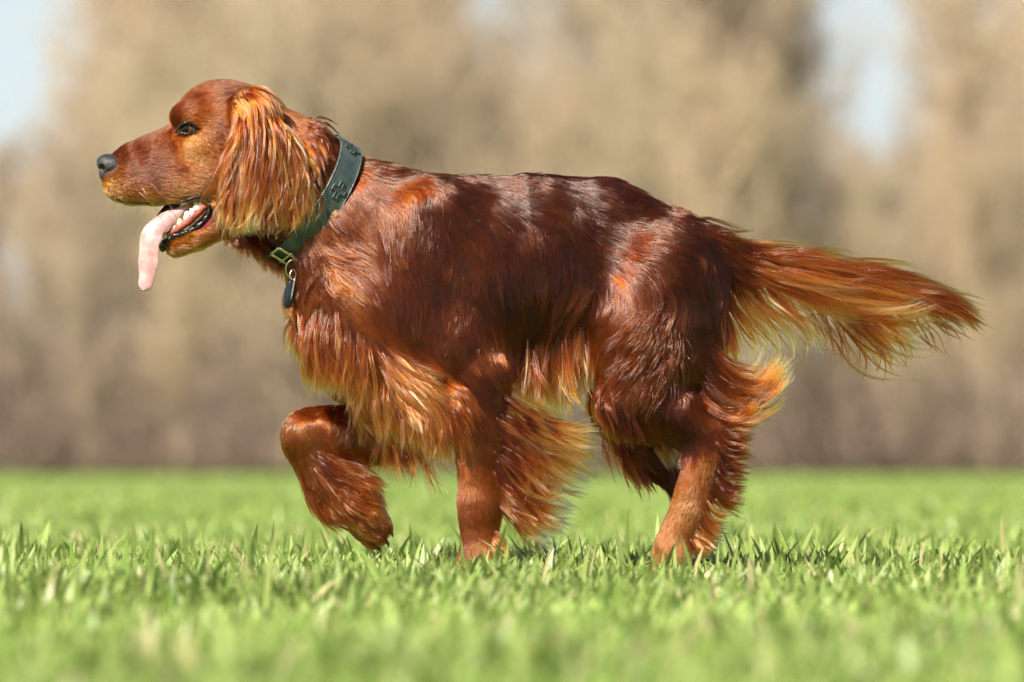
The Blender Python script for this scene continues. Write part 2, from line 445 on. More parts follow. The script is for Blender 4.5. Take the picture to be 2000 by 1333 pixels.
G[NFORE] = [(900, 760, .3, .9, 36, 6, .2), (950, 740, .2, 1, 40, 7, .1), (890, 830, .25, 1, 40, 6, .35), (960, 830, .5, .9, 42, 6, .25), (900, 920, .2, 1, 22, 4, .28), (960, 930, .6, .9, 34, 6, .3), (895, 1000, 0, 1, 13, 3, .28), (960, 1010, .4, 1, 24, 5, .3), (905, 1060, -.1, 1, 13, 3, .26), (960, 1060, .3, 1, 24, 5, .38), (895, 1105, -.5, .7, 13, 3, .3)]
G[FFORE] = [(620, 800, -.5, .5, 20, 4, .22), (700, 800, -.8, .3, 24, 5, .2), (760, 820, -.6, .6, 34, 6, .2), (560, 850, -.3, 1, 15, 3, .28), (600, 860, .1, 1, 20, 4, .32), (680, 860, -.6, .5, 26, 5, .25), (570, 920, .3, 1, 20, 4, .26), (640, 900, .7, .7, 30, 6, .40), (700, 920, .9, .45, 36, 7, .45), (640, 980, .8, .7, 26, 5, .3), (700, 990, .9, .6, 30, 6, .38), (735, 1040, .7, .8, 11, 2.5, .3), (715, 1030, .7, .8, 14, 3, .28), (740, 900, .5, .8, 40, 8, .25)]
G[TAIL] = [(1350, 460, 1, .3, 36, 6, .12), (1400, 490, .5, .9, 40, 7, .2), (1430, 470, 1, .2, 40, 7, .15), (1480, 480, 1, .15, 44, 8, .2), (1450, 540, .6, .9, 44, 9, .3), (1520, 500, 1, .25, 60, 9, .4), (1650, 530, 1, .25, 60, 9, .4), (1780, 570, 1, .35, 50, 8, .3)]

GS = 8.0
GX, GYY = np.arange(160, 1960, GS), np.arange(120, 1140, GS)
GRID = {}
for g, lst in G.items():
    a = np.array(lst, float)
    a[:, 6] += {HEAD: .06, FFORE: .10, NFORE: .07, TAIL: .04}.get(g, 0.0)
    if g == BODY: a[:, 6] += np.clip((900 - a[:, 0]) / 300, 0, 1) * .03
    if g == NHIND: a[:, 6] += np.clip((a[:, 1] - 820) / 80, 0, 1) * .12
    nrm = np.hypot(a[:, 2], a[:, 3]); a[:, 2] /= nrm; a[:, 3] /= nrm
    X, Y = np.meshgrid(GX, GYY, indexing='ij')
    d2 = (X[..., None] - a[:, 0]) ** 2 + (Y[..., None] - a[:, 1]) ** 2
    w = 1 / (d2 + 200) ** 1.7
    w /= w.sum(-1, keepdims=True)
    GRID[g] = (w @ a[:, 2:]).astype(np.float32)

def look(g, P):
    """chart lookup, bilinear, per group"""
    out = np.empty((len(P), 5), np.float32)
    u = np.clip((P[:, 0] - GX[0]) / GS, 0, len(GX) - 1.001); v = np.clip((GY - P[:, 2] - GYY[0]) / GS, 0, len(GYY) - 1.001)
    i, j = u.astype(int), v.astype(int); fu, fv = (u - i)[:, None], (v - j)[:, None]
    for k in GRID:
        m = g == k
        if not m.any(): continue
        t = GRID[k]; ii, jj, a, b = i[m], j[m], fu[m], fv[m]
        out[m] = (t[ii, jj] * (1 - a) + t[ii + 1, jj] * a) * (1 - b) + (t[ii, jj + 1] * (1 - a) + t[ii + 1, jj + 1] * a) * b
    return out

n_big, n_mid, n_fine = VNoise(70, seed=1), VNoise(26, seed=2), VNoise(9, seed=3)

def unit(v):
    return v / np.maximum(np.linalg.norm(v, axis=-1, keepdims=True), 1e-6)

def scatter(n, wt):
    """n random points on the skin, wt = density per face"""
    a = V[F[:, 0]]; b = V[F[:, 1]]; c = V[F[:, 2]]; d = V[F[:, 3]]
    area = 0.5 * np.linalg.norm(np.cross(c - a, d - b), axis=1) * wt
    f = rng.choice(len(F), n, p=area / area.sum())
    u, v = rng.random((n, 1)), rng.random((n, 1))
    q = F[f]
    return (V[q[:, 0]] * (1 - u) * (1 - v) + V[q[:, 1]] * u * (1 - v) + V[q[:, 2]] * u * v + V[q[:, 3]] * (1 - u) * v), vg[q[:, 0]]

def coat(n, K, wt, lenf=1.0, hf=1.0, rad=0.42, clump=0.55, per=16, colj=0.05, jt=0.07, mott=.5):
    P0, g = scatter(n, wt)
    P0 = P0.astype(np.float32)
    a = look(g, P0)
    L = a[:, 2] * lenf * (0.65 + 0.6 * rng.random(n)) * (1 + 0.18 * n_big(P0)[:, 0])
    H = a[:, 3] * hf * (0.25 + 0.95 * rng.random(n)) * (1 + mott * np.clip(n_mid(P0)[:, 1], -1, 1))
    # strands of one lock share a parent
    ncl = max(1, n // per)
    kd = kdtree.KDTree(ncl)
    for i in range(ncl): kd.insert(P0[i], i)
    kd.balance()
    par = np.array([kd.find(p)[1] for p in P0])
    H = 0.45 * H + 0.55 * H[par]; L = 0.6 * L + 0.4 * L[par]
    jit = (rng.normal(size=(n, 3)) * jt).astype(np.float32)
    P = np.empty((n, K, 3), np.float32); P[:, 0] = P0
    p = P0.copy()
    for k in range(1, K):
        s = k / (K - 1)
        a = look(g, p)
        d = np.stack([a[:, 0], np.zeros(n, np.float32), -a[:, 1]], 1)
        sd = a[:, 2] / 40
        d += n_big(p) * 0.24 + n_mid(p) * (0.12 * np.clip(sd, .25, 1.3))[:, None] + n_fine(p) * 0.06 + jit
        nn = unit(fld.grad(p, 3.0))
        d -= nn * (d * nn).sum(1, keepdims=True)
        d = unit(d)
        p = p + d * (L / (K - 1))[:, None]
        gr = fld.grad(p, 3.0); gl = np.maximum(np.linalg.norm(gr, axis=1), .35)
        dist = fld.sample(p) / gl
        tgt = H * (s ** 0.8) + 0.6
        p = p + (gr / gl[:, None]) * np.clip(tgt - dist, -6, 6)[:, None]
        P[:, k] = p
    s = np.linspace(0, 1, K)[None, :, None]
    w = clump * s ** 1.3 * rng.uniform(.6, 1, (n, 1, 1))
    far = np.linalg.norm(P0 - P0[par], axis=1) > 30
    w = np.where(far[:, None, None], 0, w)
    rel = P[par] - P0[par][:, None]
    P = P * (1 - w) + (P[par] * 0.85 + (P0[:, None] + rel) * 0.15) * w
    a = look(g, P0)
    c0 = a[:, 4] + rng.normal(size=n) * colj * .6 + rng.normal(size=ncl)[par] * colj + n_big(P0)[:, 2] * .05
    tip = np.clip(a[:, 4] * 0.35, 0.02, .3)
    col = palette(c0[:, None] + (np.linspace(-.5, 1, K) ** 1)[None, :] * tip[:, None])
    R = rad * (1 - np.linspace(0, 1, K) ** 2 * 0.75)[None, :] * rng.uniform(.7, 1.25, (n, 1))
    return P, R, col

# where hair grows: not in the mouth, on the nose leather or on the eyes
fc = V[F].mean(1)
fx, fd, fy = fc[:, 0], fc[:, 1], GY - fc[:, 2]
wt = np.ones(len(F))
wt[wedge.ev(fc.astype(np.float32)) < 4] = 0
wt[((fx - 208) / 22) ** 2 + ((fy - 322) / 22) ** 2 < 1] = 0
wt[(((fx - 369) / 25) ** 2 + ((fy - 254) / 10) ** 2 < 1) & (np.abs(fd) > 20)] = 0
fgrp = vg[F[:, 0]]
nrm_f = unit(fld.grad(fc.astype(np.float32), 4.0))
wt *= np.where(nrm_f[:, 1] > 0.25, 0.35, 1.0)          # the side turned from the camera needs fewer hairs
is_head = (fgrp == HEAD)
short = is_head | ((fgrp == NFORE) & (fy > 900)) | ((fgrp == NHIND) & (fy > 880))
FD = 1.0
long_parts = [coat(int(115000 * FD), 9, wt * ~short, lenf=1.25, rad=0.55, clump=0.6, per=14),
              coat(int(32000 * FD), 12, wt * ~short, lenf=1.9, hf=1.35, rad=0.72, clump=0.8, per=12, colj=.08)]
hair_obj('coat', long_parts, dog, fur_m)
short_m = hair_material('setter_short_hair', 0.22, 0.4, 0.0)
hair_obj('short_coat', [coat(int(120000 * FD), 5, wt * short, rad=0.42, clump=0.3, per=8, colj=.03, jt=.05, mott=.08)], dog, short_m)
# ------------------------------------------------------------------ the dog: long feathering, built lock by lock
def crom(pts, n=40):
    p = np.asarray(pts, float)
    p = np.vstack([2 * p[0] - p[1], p, 2 * p[-1] - p[-2]])
    t = np.linspace(0, len(p) - 3 - 1e-6, n); i = t.astype(int); f = (t - i)[:, None]
    a, b, c, d = p[i], p[i + 1], p[i + 2], p[i + 3]
    return 0.5 * (2 * b + (c - a) * f + (2 * a - 5 * b + 4 * c - d) * f ** 2 + (3 * b - a - 3 * c + d) * f ** 3)

def locks(guides, n, per, fine=2.0, t0=(0, .4), span=(.5, .8), rr=6, tr=1.5, spread=5, dj=6, col=.4, ctip=.35, wave=3, K=14, rad=.5, frizz=.6, mirror=False, cj=.08, pull=58):
    n = int(n * fine); per = max(4, int(per / fine * 1.1)); rr = rr / fine ** .6; cj = cj * 1.5
    gs = []
    for g in guides:
        p = crom([(x, d, GY - y) for x, y, d in g])
        gs.append(p)
    gs = np.array(gs)
    N = n * per
    lid = np.repeat(np.arange(n), per)
    u = rng.random(n) * (len(gs) - 1) if len(gs) > 1 else np.zeros(n)
    gi = np.minimum(u.astype(int), max(len(gs) - 2, 0)); gf = (u - gi)[:, None, None]
    base = gs[gi] * (1 - gf) + gs[np.minimum(gi + 1, len(gs) - 1)] * gf              # n,40,3
    a = rng.uniform(*t0, n); b = np.minimum(a + rng.uniform(*span, n), rng.uniform(.9, 1.0, n))
    tt = (a[:, None] + (b - a)[:, None] * np.linspace(0, 1, K)[None]) * 39
    i = np.clip(tt.astype(int), 0, 38); f = np.clip(tt - i, 0, 1)[..., None]
    r = np.arange(n)[:, None]
    C = base[r, i] * (1 - f) + base[r, i + 1] * f                                       # n,K,3
    s = np.linspace(0, 1, K)
    T = np.gradient(C, axis=1); T = unit(T)
    side = np.stack([T[..., 2], np.zeros_like(T[..., 0]), -T[..., 0]], -1)
    ph = rng.random((n, 1)) * 6.28; fr = rng.uniform(.45, 1.15, (n, 1))
    C = C + side * ((rng.normal(size=(n, 1)) * spread) * (.5 + s)[None] + wave * s[None] * np.sin(6.28 * fr * s[None] + ph))[..., None]
    C[..., 1] += rng.normal(size=(n, 1)) * dj * (.5 + .8 * s)[None] + wave * .7 * s[None] * np.cos(6.28 * fr * s[None] + ph * 1.7)
    # strands
    o = rng.normal(size=(N, 3)); o *= (rng.random((N, 1)) ** .5) / np.maximum(np.linalg.norm(o, axis=1, keepdims=True), 1e-6)
    tr_l = (tr * rng.uniform(.5, 1.9, n))[lid]
    env = rr * (1 - s[None] ** .7) * np.clip(.3 + s[None] * 6, 0, 1) + tr_l[:, None] * s[None] ** .8
    loose = np.where(rng.random((N, 1)) < .14, rng.uniform(1.5, 5, (N, 1)), 1.0)
    env = env * (1 + (loose - 1) * s[None])
    P = C[lid] + o[:, None] * env[..., None]
    ph2 = rng.random((N, 3)) * 6.28
    P += frizz * s[None, :, None] * np.sin(6.28 * rng.uniform(.6, 2, (N, 1, 1)) * s[None, :, None] + ph2[:, None])
    # strands of uneven length
    cut = rng.uniform(.72, 1.0, N)
    q = cut[:, None] * s[None] * (K - 1); qi = np.clip(q.astype(int), 0, K - 2); qf = (q - qi)[..., None]
    rN = np.arange(N)[:, None]
    P = P[rN, qi] * (1 - qf) + P[rN, qi + 1] * qf
    # roots just under the skin, the rest of the lock outside it
    r0 = P[:, 0].astype(np.float32)
    for _ in range(6):
        dist = fld.sample(r0); gr = fld.grad(r0, 3.0); gl = np.maximum(np.linalg.norm(gr, axis=1), .35)
        near = dist < pull
        r0 = r0 + gr / gl[:, None] * np.where(near, np.clip((-3 - dist) / gl, -14, 10), 0)[:, None]
    P = P + (r0 - P[:, 0])[:, None] * ((1 - s) ** 2.5)[None, :, None]
    lim = np.tile(np.clip(s * 10 - 3, -3, 1.5), N)
    for _ in range(2):
        flat = P.reshape(-1, 3).astype(np.float32)
        dist = fld.sample(flat); gr = fld.grad(flat, 3.0); gl = np.maximum(np.linalg.norm(gr, axis=1), .35)
        push = np.where((dist < lim) & (dist > -25), np.minimum((lim - dist) / gl, 8), 0)
        P = (flat + gr / gl[:, None] * push[:, None]).reshape(P.shape)
        for _ in range(2):
            P[:, 1:-1] = P[:, 1:-1] * .5 + (P[:, :-2] + P[:, 2:]) * .25
    c0 = col + (rng.normal(size=n) * cj)[lid] + rng.normal(size=N) * .06
    cc = c0[:, None] + (ctip * rng.uniform(.5, 1.3, n))[lid][:, None] * s[None] ** 1.7
    rt = np.clip(s / .3, 0, 1)[None] ** 1.5
    cc = cc * rt + np.minimum(cc, .10) * (1 - rt)
    R = rad * np.clip(.45 + s[None] * 5, 0, 1) * (1 - s[None] ** 2.5 * .8) * rng.uniform(.7, 1.3, (N, 1))
    out = [(P, R, palette(cc))]
    if mirror:
        m = rng.random(N) < .5
        Q = P[m].copy(); Q[..., 1] *= -1
        out.append((Q, R[m], palette(cc[m])))
    return out

ear = []
e1 = [(474, 214, -84), (456, 285, -106), (442, 360, -114), (432, 420, -110), (442, 458, -104)]
e2 = [(488, 192, -86), (484, 280, -110), (470, 370, -118), (460, 440, -112), (470, 478, -106)]
e3 = [(506, 190, -92), (520, 270, -114), (520, 370, -120), (510, 435, -114), (500, 470, -108)]
e4 = [(535, 192, -90), (560, 270, -112), (572, 365, -116), (566, 430, -110), (552, 472, -104)]
e5 = [(555, 205, -84), (584, 275, -104), (602, 345, -108), (610, 400, -102), (600, 445, -98)]
ear += locks([e1, e2, e3, e4, e5], 260, 24, t0=(0, .55), span=(.35, .6), rr=6, spread=8, dj=7, col=.28, ctip=.55, wave=12, cj=.13, mirror=True)
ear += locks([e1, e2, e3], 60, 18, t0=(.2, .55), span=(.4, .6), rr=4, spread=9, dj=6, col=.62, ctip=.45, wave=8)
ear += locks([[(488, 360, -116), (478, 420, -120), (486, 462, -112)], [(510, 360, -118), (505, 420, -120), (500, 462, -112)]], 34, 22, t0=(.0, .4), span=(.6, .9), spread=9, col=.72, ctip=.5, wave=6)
ear += locks([e4, e5], 50, 16, t0=(.25, .6), span=(.4, .6), rr=4, tr=1, spread=13, dj=6, col=.5, ctip=.5, wave=8)
ear += locks([[(470, 180, -60), (510, 175, -70), (545, 200, -84), (565, 250, -98)], [(450, 190, -72), (490, 200, -86), (500, 240, -104), (500, 300, -112)]], 50, 24, t0=(0, .3), span=(.6, .8), rr=7, spread=6, col=.28, ctip=.2, mirror=True)
hair_obj('ear_feathering', ear, dog, fur_m)

fe = []
# scruff and throat
fe += locks([[(590, 232, -20), (630, 244, -24), (652, 275, -24)], [(585, 260, -60), (612, 320, -84), (622, 380, -98)]], 60, 24, rr=8, spread=8, col=.18, ctip=.12, mirror=True)
fe += locks([[(430, 440, -20), (445, 462, -22), (440, 490, -20)], [(475, 460, -20), (500, 495, -24), (520, 520, -24)], [(520, 480, -20), (545, 520, -24), (552, 560, -22)]], 60, 18, rr=7, tr=3, spread=6, dj=16, col=.04, ctip=.12)
# front of the neck and chest
fe += locks([[(560, 535, -16), (568, 580, -26), (580, 640, -30)], [(575, 600, -30), (590, 680, -40), (610, 760, -38)], [(620, 590, -70), (625, 690, -86), (640, 790, -70)]], 120, 26, rr=10, spread=8, dj=10, col=.16, ctip=.50, wave=7, mirror=True)
fe += locks([[(620, 590, -76), (625, 690, -90), (640, 780, -76)], [(670, 600, -88), (680, 700, -98), (690, 800, -84)], [(715, 640, -92), (730, 730, -102), (745, 840, -88)]], 150, 26, rr=13, tr=3, spread=11, dj=8, col=.20, ctip=.62, wave=9, mirror=True)
# brisket, hanging between the forelegs
fe += locks([[(690, 720, -60), (700, 790, -66), (735, 870, -50)], [(750, 720, -88), (765, 800, -92), (790, 900, -70)], [(800, 740, -96), (830, 830, -100), (850, 920, -84)], [(830, 740, -104), (870, 830, -108), (885, 920, -98)]], 140, 24, t0=(0, .45), rr=13, tr=3, spread=13, dj=14, col=.20, ctip=.62, wave=10)
fe += locks([[(720, 780, 20), (750, 860, 20), (790, 940, 10)], [(780, 780, 10), (820, 880, 0), (840, 950, -10)]], 70, 20, t0=(0, .3), rr=12, tr=4, spread=14, dj=30, col=.12, ctip=.25, wave=8)
fe += locks([[(800, 830, -60), (830, 930, -50), (850, 1010, -40)], [(840, 830, -70), (850, 900, -60), (880, 960, -60)]], 14, 6, rr=6, tr=1, spread=14, dj=10, col=.3, ctip=.4, wave=8, rad=.36)
# golden band from the chest over the elbow
fe += locks([[(700, 610, -92), (760, 690, -112), (830, 745, -128), (900, 800, -132)], [(730, 680, -100), (790, 750, -118), (860, 800, -130), (900, 880, -124)], [(760, 740, -100), (800, 800, -116), (840, 850, -124), (870, 930, -112)]], 150, 26, t0=(0, .55), span=(.4, .6), rr=12, tr=2.5, spread=11, dj=6, col=.26, ctip=.54, wave=8)
fe += locks([[(860, 745, -132), (910, 770, -136), (945, 830, -132)], [(850, 790, -130), (890, 850, -130), (915, 930, -120)]], 70, 24, t0=(0, .3), rr=8, spread=8, dj=4, col=.26, ctip=.26, wave=4)
hair_obj('chest_feathering', fe, dog, fur_m)

lf = []
# flag behind the standing foreleg
lf += locks([[(968, 740, -100), (1030, 800, -92), (1100, 850, -84), (1180, 890, -78)], [(965, 810, -100), (1030, 860, -92), (1100, 905, -84), (1195, 945, -76)], [(962, 860, -98), (1020, 920, -92), (1080, 970, -86), (1150, 985, -80)], [(966, 900, -94), (1005, 955, -90), (1060, 1005, -86), (1125, 1030, -80)], [(968, 950, -92), (995, 1000, -88), (1030, 1035, -86), (1085, 1062, -80)]], 125, 24, t0=(0, .5), span=(.4, .75), rr=14, tr=3, spread=17, dj=14, col=.24, ctip=.85, wave=11, pull=24)
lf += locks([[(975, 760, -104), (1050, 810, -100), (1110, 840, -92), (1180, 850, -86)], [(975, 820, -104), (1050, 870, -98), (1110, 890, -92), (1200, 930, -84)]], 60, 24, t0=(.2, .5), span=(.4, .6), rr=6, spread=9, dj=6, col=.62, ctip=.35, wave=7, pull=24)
lf += locks([[(975, 800, -106), (1030, 850, -104), (1058, 910, -100), (1045, 980, -96)], [(968, 850, -104), (1010, 900, -102), (1030, 950, -100), (1024, 1010, -96)]], 40, 18, t0=(0, .3), span=(.6, .8), rr=6, spread=9, dj=5, col=.36, ctip=.4, wave=6, pull=24)
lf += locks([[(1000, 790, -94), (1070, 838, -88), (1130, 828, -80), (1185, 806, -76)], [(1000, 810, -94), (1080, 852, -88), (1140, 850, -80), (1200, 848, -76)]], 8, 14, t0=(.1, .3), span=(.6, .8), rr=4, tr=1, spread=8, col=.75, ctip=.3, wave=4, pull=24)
# heel tufts of the standing foreleg
lf += locks([[(962, 1030, -90), (985, 1065, -92), (1002, 1112, -90)], [(956, 1055, -96), (966, 1084, -98), (975, 1122, -94)]], 40, 22, t0=(0, .3), rr=7, spread=5, dj=6, col=.42, ctip=.25, wave=3)
# raised foreleg
lf += locks([[(600, 870, 20), (660, 900, 14), (720, 930, 10), (755, 960, 12)], [(600, 890, 18), (650, 940, 12), (700, 970, 10), (760, 1005, 12)], [(600, 910, 20), (650, 970, 14), (700, 1010, 12), (755, 1045, 16)]], 110, 24, t0=(0, .55), span=(.4, .6), rr=10, tr=2.5, spread=8, dj=5, col=.18, ctip=.46, wave=5)
lf += locks([[(565, 900, 40), (600, 980, 36), (640, 1035, 36)], [(600, 950, 40), (640, 1010, 36), (690, 1040, 36)]], 30, 20, t0=(0, .4), rr=6, spread=5, dj=6, col=.2, ctip=.25, wave=3)
lf += locks([[(640, 800, 10), (690, 815, 0), (720, 870, -4)], [(700, 790, 0), (740, 850, -6), (730, 920, 0)], [(760, 800, 0), (770, 880, -6), (760, 950, 4)]], 60, 20, t0=(0, .3), rr=8, tr=3, spread=8, dj=8, col=.28, ctip=.3, wave=6)
lf += locks([[(700, 1000, 22), (735, 1020, 18), (765, 1040, 20)], [(700, 1015, 26), (726, 1034, 24), (750, 1050, 30)]], 7, 18, rr=7, spread=4, dj=6, col=.3, ctip=.2, wave=2)
hair_obj('foreleg_feathering', lf, dog, fur_m)

bf = []
bf += locks([[(1000, 650, -40), (1016, 740, -46), (1036, 830, -50)], [(1060, 610, -36), (1056, 720, -42), (1062, 815, -46)], [(1110, 590, -36), (1120, 710, -42), (1132, 800, -46)], [(1142, 570, -36), (1148, 690, -42), (1154, 780, -46)]], 120, 16, t0=(.1, .3), span=(.45, .75), rr=12, tr=3.5, spread=16, dj=16, col=.24, ctip=.56, wave=8)
bf += locks([[(1030, 690, 10), (1050, 780, 10), (1075, 840, 10)], [(1120, 650, 10), (1130, 750, 10), (1150, 830, 10)]], 70, 16, t0=(0, .2), span=(.5, .8), rr=10, tr=5, spread=14, dj=30, col=.36, ctip=.4, wave=8)
hair_obj('belly_feathering', bf, dog, fur_m)

hf = []
hf += locks([[(1380, 640, -90), (1430, 720, -84), (1490, 735, -76), (1540, 665, -70)], [(1375, 690, -94), (1430, 760, -86), (1490, 770, -78), (1536, 700, -70)], [(1370, 740, -94), (1420, 790, -86), (1480, 795, -78), (1525, 740, -70)], [(1370, 770, -92), (1410, 815, -86), (1450, 825, -80), (1490, 800, -74)]], 110, 28, t0=(0, .5), span=(.45, .75), rr=14, tr=4, spread=10, dj=11, col=.16, ctip=.70, wave=6)
hf += locks([[(1395, 560, -60), (1415, 640, -60), (1420, 720, -56)], [(1400, 600, -40), (1432, 660, -40), (1438, 720, -40)]], 40, 22, t0=(0, .4), rr=7, tr=2, spread=6, dj=12, col=.2, ctip=.5)
# over the thigh
hf += locks([[(1290, 580, -126), (1230, 650, -130), (1170, 730, -118)], [(1310, 620, -128), (1265, 700, -130), (1205, 790, -120)], [(1330, 660, -124), (1312, 740, -122), (1270, 830, -110)]], 60, 20, t0=(0, .7), span=(.3, .45), rr=18, tr=9, spread=12, dj=2, col=.15, ctip=.16, wave=5)
hf += locks([[(1165, 740, -110), (1165, 800, -110), (1195, 870, -96)], [(1220, 770, -112), (1240, 830, -110), (1262, 880, -100)]], 60, 24, t0=(0, .4), rr=8, spread=8, dj=5, col=.16, ctip=.14, wave=4)
# hock and rear pastern
hf += locks([[(1380, 800, -84), (1430, 830, -80), (1480, 830, -76)], [(1385, 840, -84), (1425, 880, -80), (1478, 890, -74)], [(1388, 880, -84), (1420, 930, -80), (1465, 945, -74)], [(1378, 940, -82), (1410, 985, -78), (1462, 1000, -74)]], 120, 20, t0=(0, .35), rr=8, tr=2.5, spread=6, dj=10, col=.12, ctip=.32, wave=5)
hf += locks([[(1370, 960, -84), (1400, 1000, -82), (1440, 1005, -76)], [(1360, 1010, -84), (1385, 1050, -82), (1415, 1065, -76)], [(1345, 1050, -88), (1365, 1080, -86), (1385, 1100, -80)]], 70, 22, t0=(0, .3), rr=7, spread=5, dj=6, col=.45, ctip=.35, wave=4)
# inner side of the other hind leg
hf += locks([[(1180, 800, 30), (1190, 880, 34), (1240, 960, 36)], [(1240, 830, 40), (1260, 910, 44), (1290, 980, 44)]], 60, 20, t0=(0, .4), rr=8, spread=8, dj=10, col=.12, ctip=.2, wave=5)
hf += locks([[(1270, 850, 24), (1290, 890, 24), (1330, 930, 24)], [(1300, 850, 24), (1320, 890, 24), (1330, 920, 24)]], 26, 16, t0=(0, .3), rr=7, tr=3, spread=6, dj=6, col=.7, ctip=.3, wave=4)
hair_obj('hindleg_feathering', hf, dog, fur_m)

tl = []
t_top = [(1420, 478, -14), (1500, 476, -18), (1620, 502, -16), (1800, 548, -8), (1955, 634, 0)]
t_mid = [(1430, 500, -28), (1520, 520, -34), (1650, 548, -30), (1790, 580, -18), (1942, 656, -6)]
t_low = [(1440, 520, -28), (1530, 562, -36), (1620, 596, -32), (1740, 604, -24), (1860, 580, -14)]
tl += locks([t_top, t_mid], 130, 28, t0=(0, .68), span=(.22, .4), rr=11, tr=2.5, spread=8, dj=9, col=.24, ctip=.36, wave=6)
tl += locks([t_mid, t_low], 85, 26, t0=(0, .5), span=(.4, .55), rr=11, tr=2.5, spread=13, dj=10, col=.33, ctip=.5, wave=9)
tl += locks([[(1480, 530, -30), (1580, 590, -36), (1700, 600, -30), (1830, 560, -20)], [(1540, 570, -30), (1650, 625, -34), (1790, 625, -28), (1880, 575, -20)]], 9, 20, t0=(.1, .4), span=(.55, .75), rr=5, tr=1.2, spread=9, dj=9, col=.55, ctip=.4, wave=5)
tl += locks([[(1400, 510, -20), (1425, 590, -22), (1460, 650, -18), (1480, 710, -14)], [(1440, 530, -24), (1480, 610, -24), (1540, 660, -20), (1560, 720, -14)], [(1490, 550, -24), (1550, 620, -24), (1590, 650, -20), (1606, 700, -14)]], 34, 15, t0=(0, .35), span=(.55, .95), rr=8, tr=1.2, spread=15, dj=14, col=.36, ctip=.5, wave=13)
tl += locks([[(1560, 570, -20), (1640, 640, -22), (1710, 690, -18), (1800, 665, -12)], [(1600, 570, -16), (1680, 630, -16), (1740, 680, -12), (1770, 750, -8)], [(1660, 580, -12), (1720, 640, -12), (1790, 650, -8), (1860, 620, -4)]], 34, 15, t0=(0, .35), span=(.55, .95), rr=7, tr=1.2, spread=18, dj=12, col=.36, ctip=.5, wave=13)
tl += locks([[(1500, 560, 0), (1570, 630, 0), (1595, 670, 0), (1560, 710, 0)], [(1620, 590, 4), (1690, 660, 4), (1720, 720, 4), (1715, 745, 4)], [(1800, 590, 4), (1850, 630, 4), (1880, 650, 4), (1915, 690, 4)]], 26, 12, t0=(0, .3), span=(.5, .95), rr=6, tr=1.0, spread=18, dj=10, col=.10, ctip=.16, wave=12)
tl += locks([[(1700, 550, -10), (1800, 570, -8), (1880, 600, -6), (1935, 640, -4)], [(1740, 590, -10), (1820, 610, -8), (1880, 630, -6), (1920, 665, -4)]], 46, 20, t0=(0, .4), span=(.5, .7), rr=8, tr=2, spread=8, dj=8, col=.22, ctip=.2, wave=6)
tl += locks([[(1320, 432, -20), (1385, 440, -32), (1450, 468, -34), (1530, 492, -28)], [(1340, 470, -44), (1400, 490, -46), (1455, 520, -40), (1530, 540, -32)], [(1360, 500, -46), (1410, 530, -42), (1460, 555, -34), (1520, 568, -26)]], 90, 26, t0=(0, .5), span=(.4, .6), rr=12, tr=3, spread=10, dj=6, col=.12, ctip=.26, wave=5)
hair_obj('tail_feathering', tl, dog, fur_m)

# whiskers
wk = []
for sg in (-1, 1):
    for g in ([(275, 362, 40), (292, 388, 52), (316, 430, 56)], [(292, 362, 41), (322, 388, 52), (350, 430, 54)], [(310, 342, 42), (345, 352, 52), (380, 380, 56)], [(228, 370, 28), (226, 392, 36), (214, 412, 40)], [(283, 350, 40), (310, 372, 52), (340, 410, 58)], [(300, 352, 42), (335, 372, 52), (362, 402, 56)], [(268, 372, 38), (290, 392, 48), (322, 424, 54)], [(318, 355, 44), (345, 372, 50), (370, 408, 54)], [(240, 372, 34), (245, 392, 40), (240, 408, 42)], [(262, 384, 36), (272, 404, 42), (268, 418, 44)]):
        P = crom([(x, sg * d, GY - y) for x, y, d in g], 10)[None]
        wk.append((P, np.linspace(.55, .2, 10)[None], palette(np.full((1, 10), .85 if g[0][0] > 265 else .05))))
hair_obj('whiskers', wk, dog, fur_m)
# ------------------------------------------------------------------ the dog: eyes, nose, mouth
def tube(pts, rad, name, m, parent, n=10, flat=1.0, bump=0.0, res=24):
    """round bar along a smooth line; pts are (x, y, depth)"""
    p = crom([(x, d, GY - y) for x, y, d in pts], res)
    rad = np.interp(np.linspace(0, 1, res), np.linspace(0, 1, len(np.atleast_1d(rad))), np.atleast_1d(rad)) if np.size(rad) > 1 else np.full(res, float(np.ravel(rad)[0]))
    T = unit(np.gradient(p, axis=0)); up = np.array([0, 1, 0.001])
    A = unit(np.cross(T, up)); Bn = np.cross(T, A)
    vs_, fs = [], []
    for i in range(res):
        for k in range(n):
            th = 2 * math.pi * k / n
            r = rad[i] * (1 + bump * math.sin(i * 2.1 + k * 1.3) * math.sin(i * .9 + k))
            vs_.append(p[i] + A[i] * r * math.cos(th) + Bn[i] * r * flat * math.sin(th))
    for i in range(res - 1):
        for k in range(n):
            fs.append((i * n + k, i * n + (k + 1) % n, (i + 1) * n + (k + 1) % n, (i + 1) * n + k))
    fs.append(tuple(range(n))[::-1]); fs.append(tuple((res - 1) * n + k for k in range(n)))
    return mesh_obj(name, W(np.array(vs_)), fs, m, parent)

